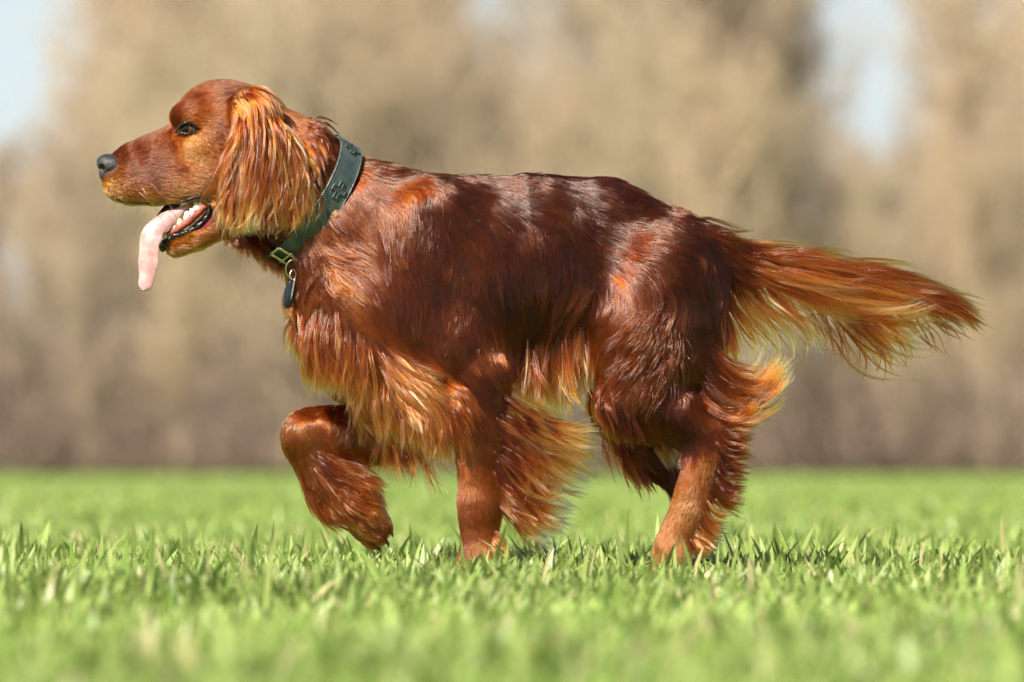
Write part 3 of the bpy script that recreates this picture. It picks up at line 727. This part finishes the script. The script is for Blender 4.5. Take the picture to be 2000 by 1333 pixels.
black_lip = add_noise_color(mat('wet_black_lip', (0.008, 0.007, 0.008), 0.22), (0.004, 0.004, 0.005), (0.02, 0.014, 0.014), 60, bump=0.6, bscale=160)
gum_m = add_noise_color(mat('gum', (0.35, 0.07, 0.06), 0.25), (0.25, 0.03, 0.03), (0.5, 0.14, 0.11), 90, bump=0.3, bscale=200)
tooth_m = add_noise_color(mat('tooth_enamel', (0.75, 0.68, 0.52), 0.2), (0.62, 0.5, 0.3), (0.8, 0.76, 0.64), 50)
tongue_m = add_noise_color(mat('tongue', (0.62, 0.30, 0.28), 0.26), (0.48, 0.245, 0.25), (0.64, 0.42, 0.42), 60, bump=0.35, bscale=320)
tongue_m.node_tree.nodes['Principled BSDF'].inputs['Subsurface Weight'].default_value = 0.25
tongue_m.node_tree.nodes['Principled BSDF'].inputs['Subsurface Radius'].default_value = (0.006, 0.002, 0.0015)
nose_m = add_noise_color(mat('nose_leather', (0.03, 0.03, 0.034), 0.36), (0.016, 0.015, 0.017), (0.055, 0.053, 0.058), 70, bump=0.9, bscale=420)

pr = [Ellip(B(216, 321, 0), (28, 31, 20), 8, 0, -12), Ellip(B(206, 340, 0), (13, 17, 15), 8, 0)]
sb = []
for sg in (-1, 1):
    pr.append(Ellip(B(218, 324, sg * 20), (18, 12, 14), 6, 0, -10))
    sb.append(Ellip(B(200, 329, sg * 21), (8, 12, 7), 3, -1, 30))
    sb.append(Ellip(B(217, 336, sg * 31), (12, 6, 2.2), 2, -1, -12))
nf = Field(pr, (170, -50, GY - 375), (255, 50, GY - 285), 1.6, sb)
nv, nq = nf.mesh()
mesh_obj('nose', W(nv), nq, nose_m, dog)

# claws of the lifted paw
claw_m = mat('claw_horn', (0.035, 0.025, 0.02), 0.3)
for x, y, dd in ((758, 1036, 20), (750, 1056, 28), (732, 1067, 50)):
    tube([(x, y, dd), (x + 7, y + 6, dd), (x + 9, y + 14, dd)], [4.6, 3.6, 1.0], 'claw', claw_m, dog, n=8, res=8)

# eyes
eye_m = bpy.data.materials.new('eye'); eye_m.use_nodes = True
nt = eye_m.node_tree; p_ = nt.nodes['Principled BSDF']
p_.inputs['Roughness'].default_value = 0.06; p_.inputs['Specular IOR Level'].default_value = 0.4
tc = nt.nodes.new('ShaderNodeTexCoord'); sp = nt.nodes.new('ShaderNodeVectorMath'); sp.operation = 'LENGTH'
mp = nt.nodes.new('ShaderNodeMapping'); mp.inputs['Scale'].default_value = (1, 0, 1)
rp = nt.nodes.new('ShaderNodeValToRGB'); cr = rp.color_ramp
cr.elements[0].position = 0.0; cr.elements[0].color = (0.003, 0.002, 0.002, 1)
cr.elements[1].position = 0.40; cr.elements[1].color = (0.003, 0.002, 0.002, 1)
for pos, c in ((0.44, (0.10, 0.035, 0.012)), (0.62, (0.17, 0.065, 0.022)), (0.70, (0.012, 0.006, 0.004)), (0.78, (0.16, 0.12, 0.10)), (1.0, (0.3, 0.2, 0.17))):
    e = cr.elements.new(pos); e.color = (*c, 1)
nt.links.new(tc.outputs['Object'], mp.inputs[0]); nt.links.new(mp.outputs[0], sp.inputs[0])
mu = nt.nodes.new('ShaderNodeMath'); mu.operation = 'MULTIPLY'; mu.inputs[1].default_value = S / 19.0
nt.links.new(sp.outputs['Value'], mu.inputs[0]); nt.links.new(mu.outputs[0], rp.inputs[0]); nt.links.new(rp.outputs[0], p_.inputs['Base Color'])
def ball(c, r, name, m, parent, n=28):
    vs_, fs = [], []
    for i in range(n // 2 + 1):
        for k in range(n):
            th, ph = math.pi * i / (n // 2), 2 * math.pi * k / n
            vs_.append((r * math.sin(th) * math.cos(ph), r * math.cos(th), r * math.sin(th) * math.sin(ph)))
    for i in range(n // 2):
        for k in range(n):
            fs.append((i * n + k, i * n + (k + 1) % n, (i + 1) * n + (k + 1) % n, (i + 1) * n + k))
    o = mesh_obj(name, np.array(vs_) / S, fs, m, parent)
    o.location = W(c)
    return o
EYX, EYY = 369, 254
for sg in (-1, 1):
    e = ball(B(EYX, EYY - 1, sg * 44), 19, 'eye', eye_m, dog)
    e.rotation_euler = (math.radians(sg * -4), 0, math.radians(-sg * -18))
    tube([(345, 261, sg * 50), (354, 249, sg * 60), (366, 243, sg * 64), (380, 246, sg * 62), (395, 258, sg * 57)], [1.5, 3, 3.6, 3, 1.6], 'upper_eyelid', black_lip, dog, flat=1.2)
    tube([(343, 261, sg * 50), (356, 262, sg * 60), (370, 264, sg * 63), (384, 262, sg * 61), (396, 258, sg * 56)], [1.6, 1.6, 1.8, 1.8, 1.4], 'lower_eyelid', black_lip, dog)

# mouth
tube([(352, 396, -36), (372, 391, -40), (390, 386, -43), (404, 389, -43), (411, 398, -41), (410, 414, -38)], [2, 4.2, 5.2, 5, 3.6, 2.6], 'upper_lip', black_lip, dog, bump=.15)
tube([(411, 404, -40), (406, 424, -38), (388, 444, -34), (364, 456, -29), (340, 463, -24), (324, 472, -20)], [2.5, 4, 5.6, 5.6, 5, 4], 'lower_lip', black_lip, dog, bump=.5, res=40)
tube([(205, 374, -8), (222, 386, -20), (250, 396, -26), (290, 398, -28), (330, 396, -30)], [1.6, 2.2, 2.2, 1.8, 1.2], 'upper_lip', black_lip, dog)
tube([(342, 466, -22), (324, 472, -18), (316, 482, -6), (318, 490, 8)], [4, 5, 6, 4], 'chin_lip', black_lip, dog, bump=.3)
tube([(352, 392, 30), (330, 408, 30), (312, 428, 28), (300, 446, 24)], [6, 12, 10, 4], 'far_lip', black_lip, dog, flat=.3)
tube([(326, 462, -18), (345, 449, -22), (372, 430, -26), (402, 402, -30)], [6, 8, 9, 8], 'gum', gum_m, dog, bump=.12)
for (x, y, h, w) in ((324, 460, 14, 6), (343, 444, 11, 7), (354, 435, 14, 9), (368, 422, 17, 10), (377, 414, 13, 9), (387, 404, 17, 11), (396, 398, 12, 8)):
    d0 = -21 - (x - 324) * .13
    tube([(x + 1, y + 7, d0), (x - 1, y + 1, d0), (x - 3, y - h * .5, d0)], [w, w * .85, w * .25], 'tooth', tooth_m, dog, n=8, flat=.7, res=7)

# tongue: a broad strip curling over the lower teeth
ts = [(378, 398, 3, -8), (362, 408, 9, -14), (342, 420, 14, -22), (322, 433, 18, -30), (305, 448, 21, -36), (295, 468, 22, -38), (292, 495, 22, -37), (290, 522, 20, -34), (287, 545, 18, -32), (284, 561, 14, -31), (282, 569, 6, -31)]
cp = crom([(x, d, GY - y) for x, y, hw, d in ts], 44); hw = np.interp(np.linspace(0, 1, 44), np.linspace(0, 1, len(ts)), [t[2] for t in ts])
T = unit(np.gradient(cp, axis=0))
Wd = unit(np.stack([T[:, 2], np.full(44, 0.25), -T[:, 0]], -1)); Nn = unit(np.cross(T, Wd))
Nn *= -np.sign(Nn[:, 1:2])
prof = [(-1, 0), (-.85, 1.6), (-.45, 2.2), (-.12, .8), (-.02, -3.6), (.08, .4), (.45, 2.6), (.85, 1.8), (1, 0), (.7, -1.6), (0, -5), (-.7, -1.6)]
tv, tf = [], []
for i in range(44):
    wob = 1 + .06 * math.sin(i * .7)
    cup = 3.0 * math.sin(i / 43 * 9) + 2
    for (a, b) in prof:
        tv.append(cp[i] + Wd[i] * a * hw[i] * wob - Nn[i] * (b * min(1, hw[i] / 8) + cup * (a * a - .4) * .8))
m_ = len(prof)
for i in range(43):
    for k in range(m_):
        tf.append((i * m_ + k, i * m_ + (k + 1) % m_, (i + 1) * m_ + (k + 1) % m_, (i + 1) * m_ + k))
tf.append(tuple(range(m_))); tf.append(tuple(43 * m_ + k for k in range(m_)))
to = mesh_obj('tongue', W(np.array(tv)), tf, tongue_m, dog)
md = to.modifiers.new('smooth', 'SUBSURF'); md.levels = 1; md.render_levels = 2

# ------------------------------------------------------------------ collar
leather = add_noise_color(mat('dark_green_leather', (0.02, 0.04, 0.036), 0.42), (0.03, 0.046, 0.048), (0.072, 0.098, 0.098), 35, bump=0.5, bscale=260)
thread = mat('collar_thread', (0.10, 0.13, 0.12), 0.7)
brass = mat('brass', (0.66, 0.58, 0.42), 0.22, Metallic=1.0)
steel = mat('steel', (0.6, 0.58, 0.52), 0.2, Metallic=1.0)
tag_m = mat('dark_tag_enamel', (0.008, 0.014, 0.022), 0.12)
CC = B(601, 396)
CU = np.array([71.0, 0, 116.0]); CV = np.array([45.0, -92.0, -4.0])
CN = unit(np.cross(CU, CV)); CN = CN if CN[0] > 0 else -CN
def ring(ph, w=0.0, h=0.0):
    """point on the collar: ph round the neck from the top over the near side, w across the strap, h off its face"""
    c, s_ = math.cos(ph), math.sin(ph)
    p = CC + c * CU + s_ * CV
    o = unit(c * CU / 136 ** 1 / 1 + s_ * CV / 102)
    return p + CN * w + o * h
collar = tag(link(bpy.data.objects.new('dog_collar', None)), 'dark green leather collar with an embossed cross round the dog\'s neck', 'dog collar')
def strap(w0, w1, h0, h1, name, m, a0=0.0, a1=2 * math.pi, n=96, lip=2.5):
    vs_, fs = [], []
    pr_ = [(w0, h0), (w0, h1 - 1), (w0 + lip * .5, h1), (w1 - lip * .5, h1), (w1, h1 - 1), (w1, h0)]
    k_ = len(pr_); closed = abs(a1 - a0 - 2 * math.pi) < 1e-6
    nn_ = n if closed else n + 1
    for i in range(nn_):
        ph = a0 + (a1 - a0) * i / n
        for w, h in pr_: vs_.append(ring(ph, w, h))
    for i in range(n):
        j = (i + 1) % nn_
        for k in range(k_):
            fs.append((i * k_ + k, i * k_ + (k + 1) % k_, j * k_ + (k + 1) % k_, j * k_ + k))
    if not closed:
        fs.append(tuple(range(k_))); fs.append(tuple((nn_ - 1) * k_ + k for k in range(k_)))
    o = mesh_obj(name, W(np.array(vs_)), fs, m, collar, smooth=False)
    return o
strap(-25, 25, 0, 5, 'strap', leather)
strap(-25.5, -22, 4.5, 6.2, 'rolled_edge', leather); strap(22, 25.5, 4.5, 6.2, 'rolled_edge', leather)
for w in (-19, 19):
    st_v, st_f = [], []
    for i in range(150):
        a0 = 2 * math.pi * i / 150; a1 = a0 + 2 * math.pi / 150 * .6
        b = len(st_v)
        for ph in (a0, a1):
            for ww in (w - .5, w + .5):
                for h in (4.8, 5.8): st_v.append(ring(ph, ww, h))
        for f in ((0, 1, 3, 2), (4, 6, 7, 5), (0, 4, 5, 1), (2, 3, 7, 6), (1, 5, 7, 3), (0, 2, 6, 4)): st_f.append(tuple(b + k for k in f))
    mesh_obj('stitching', W(np.array(st_v)), st_f, thread, collar, smooth=False)
# embossed crosses with a raised rim
plus = [(-.33, -1), (.33, -1), (.33, -.33), (1, -.33), (1, .33), (.33, .33), (.33, 1), (-.33, 1), (-.33, .33), (-1, .33), (-1, -.33), (-.33, -.33)]
def emblem(ph0, size):
    vs_, fs = [], []
    rr_ = 112.0
    lv = [(1.0, 4.8), (1.0, 8.2), (.90, 9.0), (.76, 9.0), (.68, 7.2)]
    for sc_, h in lv:
        for (a, b) in plus:
            # keep the rim's width even along each arm
            sx = math.copysign(abs(a) * size - (1 - sc_) * size * .42, a); sy = math.copysign(abs(b) * size - (1 - sc_) * size * .42, b)
            vs_.append(ring(ph0 + sx / rr_, sy, h))
    n = 12
    for l in range(len(lv) - 1):
        for k in range(n):
            fs.append((l * n + k, l * n + (k + 1) % n, (l + 1) * n + (k + 1) % n, (l + 1) * n + k))
    t_ = (len(lv) - 1) * n
    fs += [(t_ + 0, t_ + 1, t_ + 2, t_ + 11), (t_ + 2, t_ + 3, t_ + 4, t_ + 5), (t_ + 11, t_ + 2, t_ + 5, t_ + 8), (t_ + 5, t_ + 6, t_ + 7, t_ + 8), (t_ + 8, t_ + 9, t_ + 10, t_ + 11)]
    mesh_obj('embossed_cross', W(np.array(vs_)), fs, leather, collar, smooth=False)
for ph0 in (0.52, 1.36, 4.3, 5.2): emblem(ph0, 15.5)
# buckle at the throat
bk = link(bpy.data.objects.new('buckle', None), collar)
def rod(a, b, r, name, m, parent): return tube([tuple(np.array(a) * (1 - t) + np.array(b) * t) for t in (0, .5, 1)], r, name, m, parent, n=8, res=6)
def xyd(p): return (p[0], GY - p[2], p[1])
ph_b = 2.62
c4 = [xyd(ring(ph_b + a, w, 8)) for a, w in ((-.10, -27), (.10, -27), (.10, 27), (-.10, 27))]
for i in range(4): rod(c4[i], c4[(i + 1) % 4], 3.4, 'frame_bar', brass, bk)
rod(xyd(ring(ph_b - .15, 0, 10)), xyd(ring(ph_b + .16, 0, 10)), 2.4, 'prong', brass, bk)
# ring and tag
rc = np.array(xyd(ring(2.66, 10, 10))) + np.array([12, 14, -8])
pts = [(rc[0] + 16 * math.cos(t), rc[1] + 19 * math.sin(t), rc[2] + 6 * math.sin(t + .6)) for t in np.linspace(0, 2 * math.pi, 17)]
tube(pts, 1.9, 'split_ring', steel, collar, n=8, res=48)
tg = [Ellip(B(567, 575, -58), (11, 5, 30), 4, 0, -12)]
tb = [Ellip(B(572, 549, -58), (3, 20, 3), 2, -1)]
tfld = Field(tg, (540, -80, GY - 620), (600, -36, GY - 530), 1.5, tb)
a_, b_ = tfld.mesh(); mesh_obj('name_tag', W(a_), b_, tag_m, collar)
rod((578, 543, -63), (570, 588, -63), 2.0, 'tag_rim', steel, collar)
tube([(572, 549, -64), (568, 538, -62), (574, 528, -58), (580, 538, -54), (575, 549, -52)], 1.5, 'tag_loop', brass, collar, n=6)
# ------------------------------------------------------------------ field, grass, wood
EDGE = 105.0
soil = add_noise_color(mat('field_soil', (0.10, 0.14, 0.04), 0.95), (0.19, 0.29, 0.065), (0.25, 0.36, 0.09), 1.2, bump=0.3, bscale=6)
nxg = np.array([-400, -120, -60, -30, -12, -5, -2, 0, 2, 5, 12, 30, 60, 120, 400.0])
nyg = np.array([-60, -20, -12, -8, -4, -1, 2, 6, 12, 20, 30, 45, 60, 80, 100, 120, 140, 150, 170, 200, 240, 400, 700.0])
XX, YY = np.meshgrid(nxg, nyg, indexing='ij')
ZZ = np.where(YY > 35, 0.0, np.where(YY < 20, 0, (YY - 20) / 15 * .0)) - 0.034
gv = np.stack([XX, YY, ZZ], -1).reshape(-1, 3)
a, b = len(nxg), len(nyg)
gf = np.array([(i * b + j, (i + 1) * b + j, (i + 1) * b + j + 1, i * b + j + 1) for i in range(a - 1) for j in range(b - 1)])
tag(mesh_obj('field', gv, gf, soil, None, True), kind='structure')

grass_m = bpy.data.materials.new('grass_blade'); grass_m.use_nodes = True
nt = grass_m.node_tree; p_ = nt.nodes['Principled BSDF']; p_.inputs['Roughness'].default_value = 0.42
at = nt.nodes.new('ShaderNodeAttribute'); at.attribute_name = 'tint'
tr_ = nt.nodes.new('ShaderNodeBsdfTranslucent'); mx = nt.nodes.new('ShaderNodeMixShader'); mx.inputs[0].default_value = 0.32
nt.links.new(at.outputs['Color'], p_.inputs['Base Color']); nt.links.new(at.outputs['Color'], tr_.inputs['Color'])
nt.links.new(p_.outputs[0], mx.inputs[1]); nt.links.new(tr_.outputs[0], mx.inputs[2])
nt.links.new(mx.outputs[0], nt.nodes['Material Output'].inputs['Surface'])

def blades(d0, d1, margin, dens, hmul, wmul, segs):
    """roots between d0 and d1 metres from the camera"""
    A = 0.0; n_try = int(dens * (d1 - d0) * 2 * (1.05 * d1 / 16.66 * 1.0 + margin))
    d = rng.uniform(d0, d1, n_try); hwid = 1.05 * d1 / 16.66 + margin
    x = rng.uniform(-hwid, hwid, n_try)
    keep = np.abs(x) < 1.05 * d / 16.66 + margin
    d, x = d[keep], x[keep]
    n = len(d)
    # several blades to a plant
    k = 5
    src = rng.integers(0, n, n); src = (np.arange(n) // k) * k
    x = x[src] + rng.normal(size=n) * .008; y = d[src] - DIST + rng.normal(size=n) * .008
    h = rng.uniform(.022, .050, n) * hmul * (1 + .22 * np.sin(x * 3.1 + 1.3 * y) * np.sin(y * 2.3 - x))
    tall = rng.random(n) < .12; h = np.where(tall, h * rng.uniform(1.15, 1.7, n), h)
    for px_, wd in ((918, .10), (1312, .10)):
        qx, qy = (px_ - CX) / S, -.07
        near = np.exp(-((x - qx) / wd) ** 2 - ((y - qy + .10) / .22) ** 2)
        h = h * (1 - .62 * near)
    az = rng.uniform(0, 2 * math.pi, n); lean = rng.beta(2.2, 1.8, n) * 1.45
    w = rng.uniform(.0020, .0054, n) * wmul
    dirx, diry = np.cos(az), np.sin(az)
    tw = az + math.pi / 2 + rng.normal(size=n) * .5
    t = np.linspace(0, 1, segs + 1)
    bend = lean[:, None] * (0.35 + 0.9 * t[None])
    dl = h[:, None] / segs * np.ones((1, segs + 1)); dl[:, 0] = 0
    out = np.cumsum(np.sin(bend) * dl, 1); up = np.cumsum(np.cos(bend) * dl, 1) - .035
    wid = w[:, None] * (np.sin(np.clip(t * .80 + .20, 0, 1) * math.pi) ** .6)[None]; wid[:, -1] = w * .05
    cxn = x[:, None] + dirx[:, None] * out; cyn = y[:, None] + diry[:, None] * out
    lx, ly = np.cos(tw)[:, None] * wid, np.sin(tw)[:, None] * wid
    Vv = np.empty((n, segs + 1, 2, 3), np.float32)
    Vv[:, :, 0] = np.stack([cxn - lx, cyn - ly, up], -1); Vv[:, :, 1] = np.stack([cxn + lx, cyn + ly, up], -1)
    base = (np.arange(n) * (segs + 1) * 2)[:, None]; s_ = np.arange(segs)[None] * 2
    Fq = np.stack([base + s_, base + s_ + 1, base + s_ + 3, base + s_ + 2], -1).reshape(-1, 4)
    g1, g2, g3 = np.array((.21, .33, .07)), np.array((.38, .47, .14)), np.array((.55, .5, .24))
    r = rng.random((n, 1)); c = g1 * (1 - r) + g2 * r
    c = c * (1 + .16 * np.sin(x * 2.1 + y * 1.7) * np.sin(y * 3.3 - x * 1.1) + rng.normal(size=n) * .10)[:, None]
    dry = rng.random(n) < .08 + .06 * np.sin(x * 5 + 1) * np.sin(y * 4); c[dry] = g3 * rng.uniform(.6, 1.1, (dry.sum(), 1))
    C = np.repeat(c, (segs + 1) * 2, 0)
    return Vv.reshape(-1, 3), Fq, C
vsum, fsum, csum, off = [], [], [], 0
for args in ((6.0, 11.5, .5, 2600, 1.1, 1.1, 3), (11.5, 16.5, 1.1, 4600, 1.42, 1.1, 5), (16.5, 26, 1.8, 1500, 1.05, 1.3, 2), (26, 60, 4.0, 300, 1.1, 2.2, 2), (60, 119, 10.0, 45, .8, 3.5, 1), (111, 119, 12.0, 60, 1.2, 5, 2)):
    v_, f_, c_ = blades(*args)
    vsum.append(v_); fsum.append(f_ + off); csum.append(c_); off += len(v_)
vsum = np.concatenate(vsum); fsum = np.concatenate(fsum); csum = np.concatenate(csum)
gr = mesh_obj('grass', vsum, fsum, grass_m, None, True)
ca = gr.data.attributes.new('tint', 'FLOAT_COLOR', 'POINT')
ca.data.foreach_set('color', np.concatenate([csum, np.ones((len(csum), 1))], 1).astype(np.float32).ravel())
tag(gr, kind='stuff')
print('grass faces', len(fsum))

# wood at the far edge of the field: bare trees, each with trunk, limbs and a crown of fine twigs
def ribbons(A, Bq, w):
    """thin three-sided twigs from A to B"""
    n = len(A); T = unit(Bq - A); r = rng.normal(size=(n, 3)); s1 = unit(np.cross(T, r)); s2 = np.cross(T, s1)
    v = np.empty((n, 4, 3))
    v[:, 0] = A + s1 * w[:, None]; v[:, 1] = A - s1 * w[:, None] * .5 + s2 * w[:, None] * .86; v[:, 2] = A - s1 * w[:, None] * .5 - s2 * w[:, None] * .86; v[:, 3] = Bq
    b_ = (np.arange(n) * 4)[:, None]
    f = np.concatenate([b_ + np.array([0, 1, 3]), b_ + np.array([1, 2, 3]), b_ + np.array([2, 0, 3])])
    return v.reshape(-1, 3), f
def tree_meshes(h, seed):
    r_ = np.random.default_rng(seed)
    # trunk
    zs = np.linspace(0, h * .93, 9); wob = np.cumsum(r_.normal(size=(9, 2)) * h * .008, 0); wob[0] = 0
    rad = np.interp(zs, [0, h * .08, h * .93], [h * .014, h * .011, h * .003])
    tv_, tf_ = [], []
    for i in range(9):
        for k in range(8):
            th = 2 * math.pi * k / 8
            tv_.append((wob[i, 0] + rad[i] * math.cos(th), wob[i, 1] + rad[i] * math.sin(th), zs[i] - .15))
    for i in range(8):
        for k in range(8): tf_.append((i * 8 + k, i * 8 + (k + 1) % 8, (i + 1) * 8 + (k + 1) % 8, (i + 1) * 8 + k))
    # limbs and twigs
    nl = 26
    hz = np.sort(r_.uniform(.10, .92, nl)) * h; az = r_.uniform(0, 6.28, nl)
    ln = h * (.12 + .20 * np.sin(np.clip(hz / h, 0, 1) * math.pi) ** .8) * r_.uniform(.7, 1.25, nl)
    base = np.stack([np.interp(hz, zs, wob[:, 0]), np.interp(hz, zs, wob[:, 1]), hz], -1)
    dr = np.stack([np.cos(az), np.sin(az), r_.uniform(1.1, 2.6, nl)], -1); dr = unit(dr)
    A, E, Wd_ = [base], [base + dr * ln[:, None]], [np.full(nl, h * .006)]
    per = 115
    t = r_.uniform(.1, 1.05, (nl, per)); st = (base[:, None] + dr[:, None] * (ln[:, None] * t)[..., None]).reshape(-1, 3)
    st += r_.normal(size=st.shape) * h * .028
    td = unit(np.repeat(dr, per, 0) + r_.normal(size=st.shape) * .38)
    tl_ = r_.uniform(.25, .8, len(st)) * h / 10
    A.append(st); E.append(st + td * tl_[:, None]); Wd_.append(r_.uniform(.012, .024, len(st)))
    v, f = ribbons(np.concatenate(A), np.concatenate(E), np.concatenate(Wd_))
    return (np.array(tv_), tf_), (v, f)
bark = add_noise_color(mat('bark', (0.20, 0.16, 0.11), 0.9), (0.24, 0.20, 0.14), (0.36, 0.30, 0.21), 3, bump=.5, bscale=14)
crowns = [mat('twigs_straw', (0.365, 0.285, 0.185), 0.8), mat('twigs_tan', (0.34, 0.265, 0.175), 0.8), mat('twigs_olive', (0.325, 0.275, 0.175), 0.8), mat('twigs_umber', (0.30, 0.24, 0.165), 0.8)]
kinds = []
for i in range(8):
    (tv_, tf_), (cv, cf) = tree_meshes(10.0, 100 + i)
    me_t = mesh_obj('trunk', tv_, tf_, bark); me_c = mesh_obj('crown', cv, cf, crowns[i % 4], smooth=False)
    kinds.append((me_t.data, me_c.data))
    bpy.data.objects.remove(me_t); bpy.data.objects.remove(me_c)
def top_px(px):
    """height of the tree line across the view, where the sky comes lower between the crowns"""
    t = -160.0
    for c, w, y in ((-20, 160, 330), (965, 150, 190), (1690, 140, 380), (1840, 70, 180), (1985, 50, 120), (420, 90, 60), (640, 60, 40)):
        t = max(t, y - (abs(px - c) / w) ** 2 * 140) if abs(px - c) < 2.2 * w else t
    return t
tn = 0
for row, yd in enumerate((107, 115, 125, 137, 150)):
    D = yd + DIST
    x = -22 - row * .6 + rng.uniform(0, 2)
    while x < 22 + row * .6:
        px = 1000 + x / D * 16660
        ytop = top_px(px) + rng.normal() * 65 - row * 4
        h = (901 - ytop) / 16660 * D
        if row < 2: h *= rng.uniform(.7, 1.0)
        kt, kc = kinds[rng.integers(0, 8)]
        root = link(bpy.data.objects.new('tree', None))
        root.location = (x, yd + rng.uniform(-2, 2), 0.04); root.scale = (h / 10 * rng.uniform(.9, 1.2),) * 2 + (h / 10,)
        root.rotation_euler.z = rng.uniform(0, 6.28)
        tag(root, 'tall bare tree, blurred tan and brown, in the wood behind the dog', 'tree', 'bare trees of the wood beyond the field')
        link(bpy.data.objects.new('trunk', kt), root); link(bpy.data.objects.new('crown', kc), root)
        tn += 1
        x += rng.uniform(1.0, 1.7) * (1.0 if abs(x) < 9 + row * .6 else 1.35)
print('trees', tn)
# brambles and dead stems along the wood's edge
n = 150000
ux = rng.uniform(-26, 26, n); uy = rng.uniform(EDGE - 1.5, 148, n); 
hh = (1.8 + 1.5 * np.clip(np.sin(ux * .9) * .5 + np.sin(ux * .37 + 2) * .5 + .3, 0, 1.3)) * rng.beta(1.0, 1.5, n) * np.where(uy > 125, 1.4, 1.0)
A = np.stack([ux, uy, hh * .8], -1); E = A + unit(rng.normal(size=(n, 3)) + np.array([0, 0, .6])) * rng.uniform(.2, .65, (n, 1))
v, f = ribbons(A, E, rng.uniform(.009, .019, n))
under = add_noise_color(mat('bramble_stems', (0.17, 0.125, 0.09), 0.85), (0.20, 0.14, 0.115), (0.26, 0.20, 0.15), .35)
tag(mesh_obj('undergrowth', v, f, under, None, False), kind='stuff')
# leaf litter under the trees
litter = add_noise_color(mat('leaf_litter', (0.14, 0.10, 0.07), 0.95), (0.11, 0.075, 0.05), (0.2, 0.15, 0.1), .8)
tag(mesh_obj('woodland_floor', [(-60, EDGE - 1, .06), (60, EDGE - 1, .06), (60, 260, .9), (-60, 260, .9)], [(0, 1, 2, 3)], litter, None, False), kind='structure')
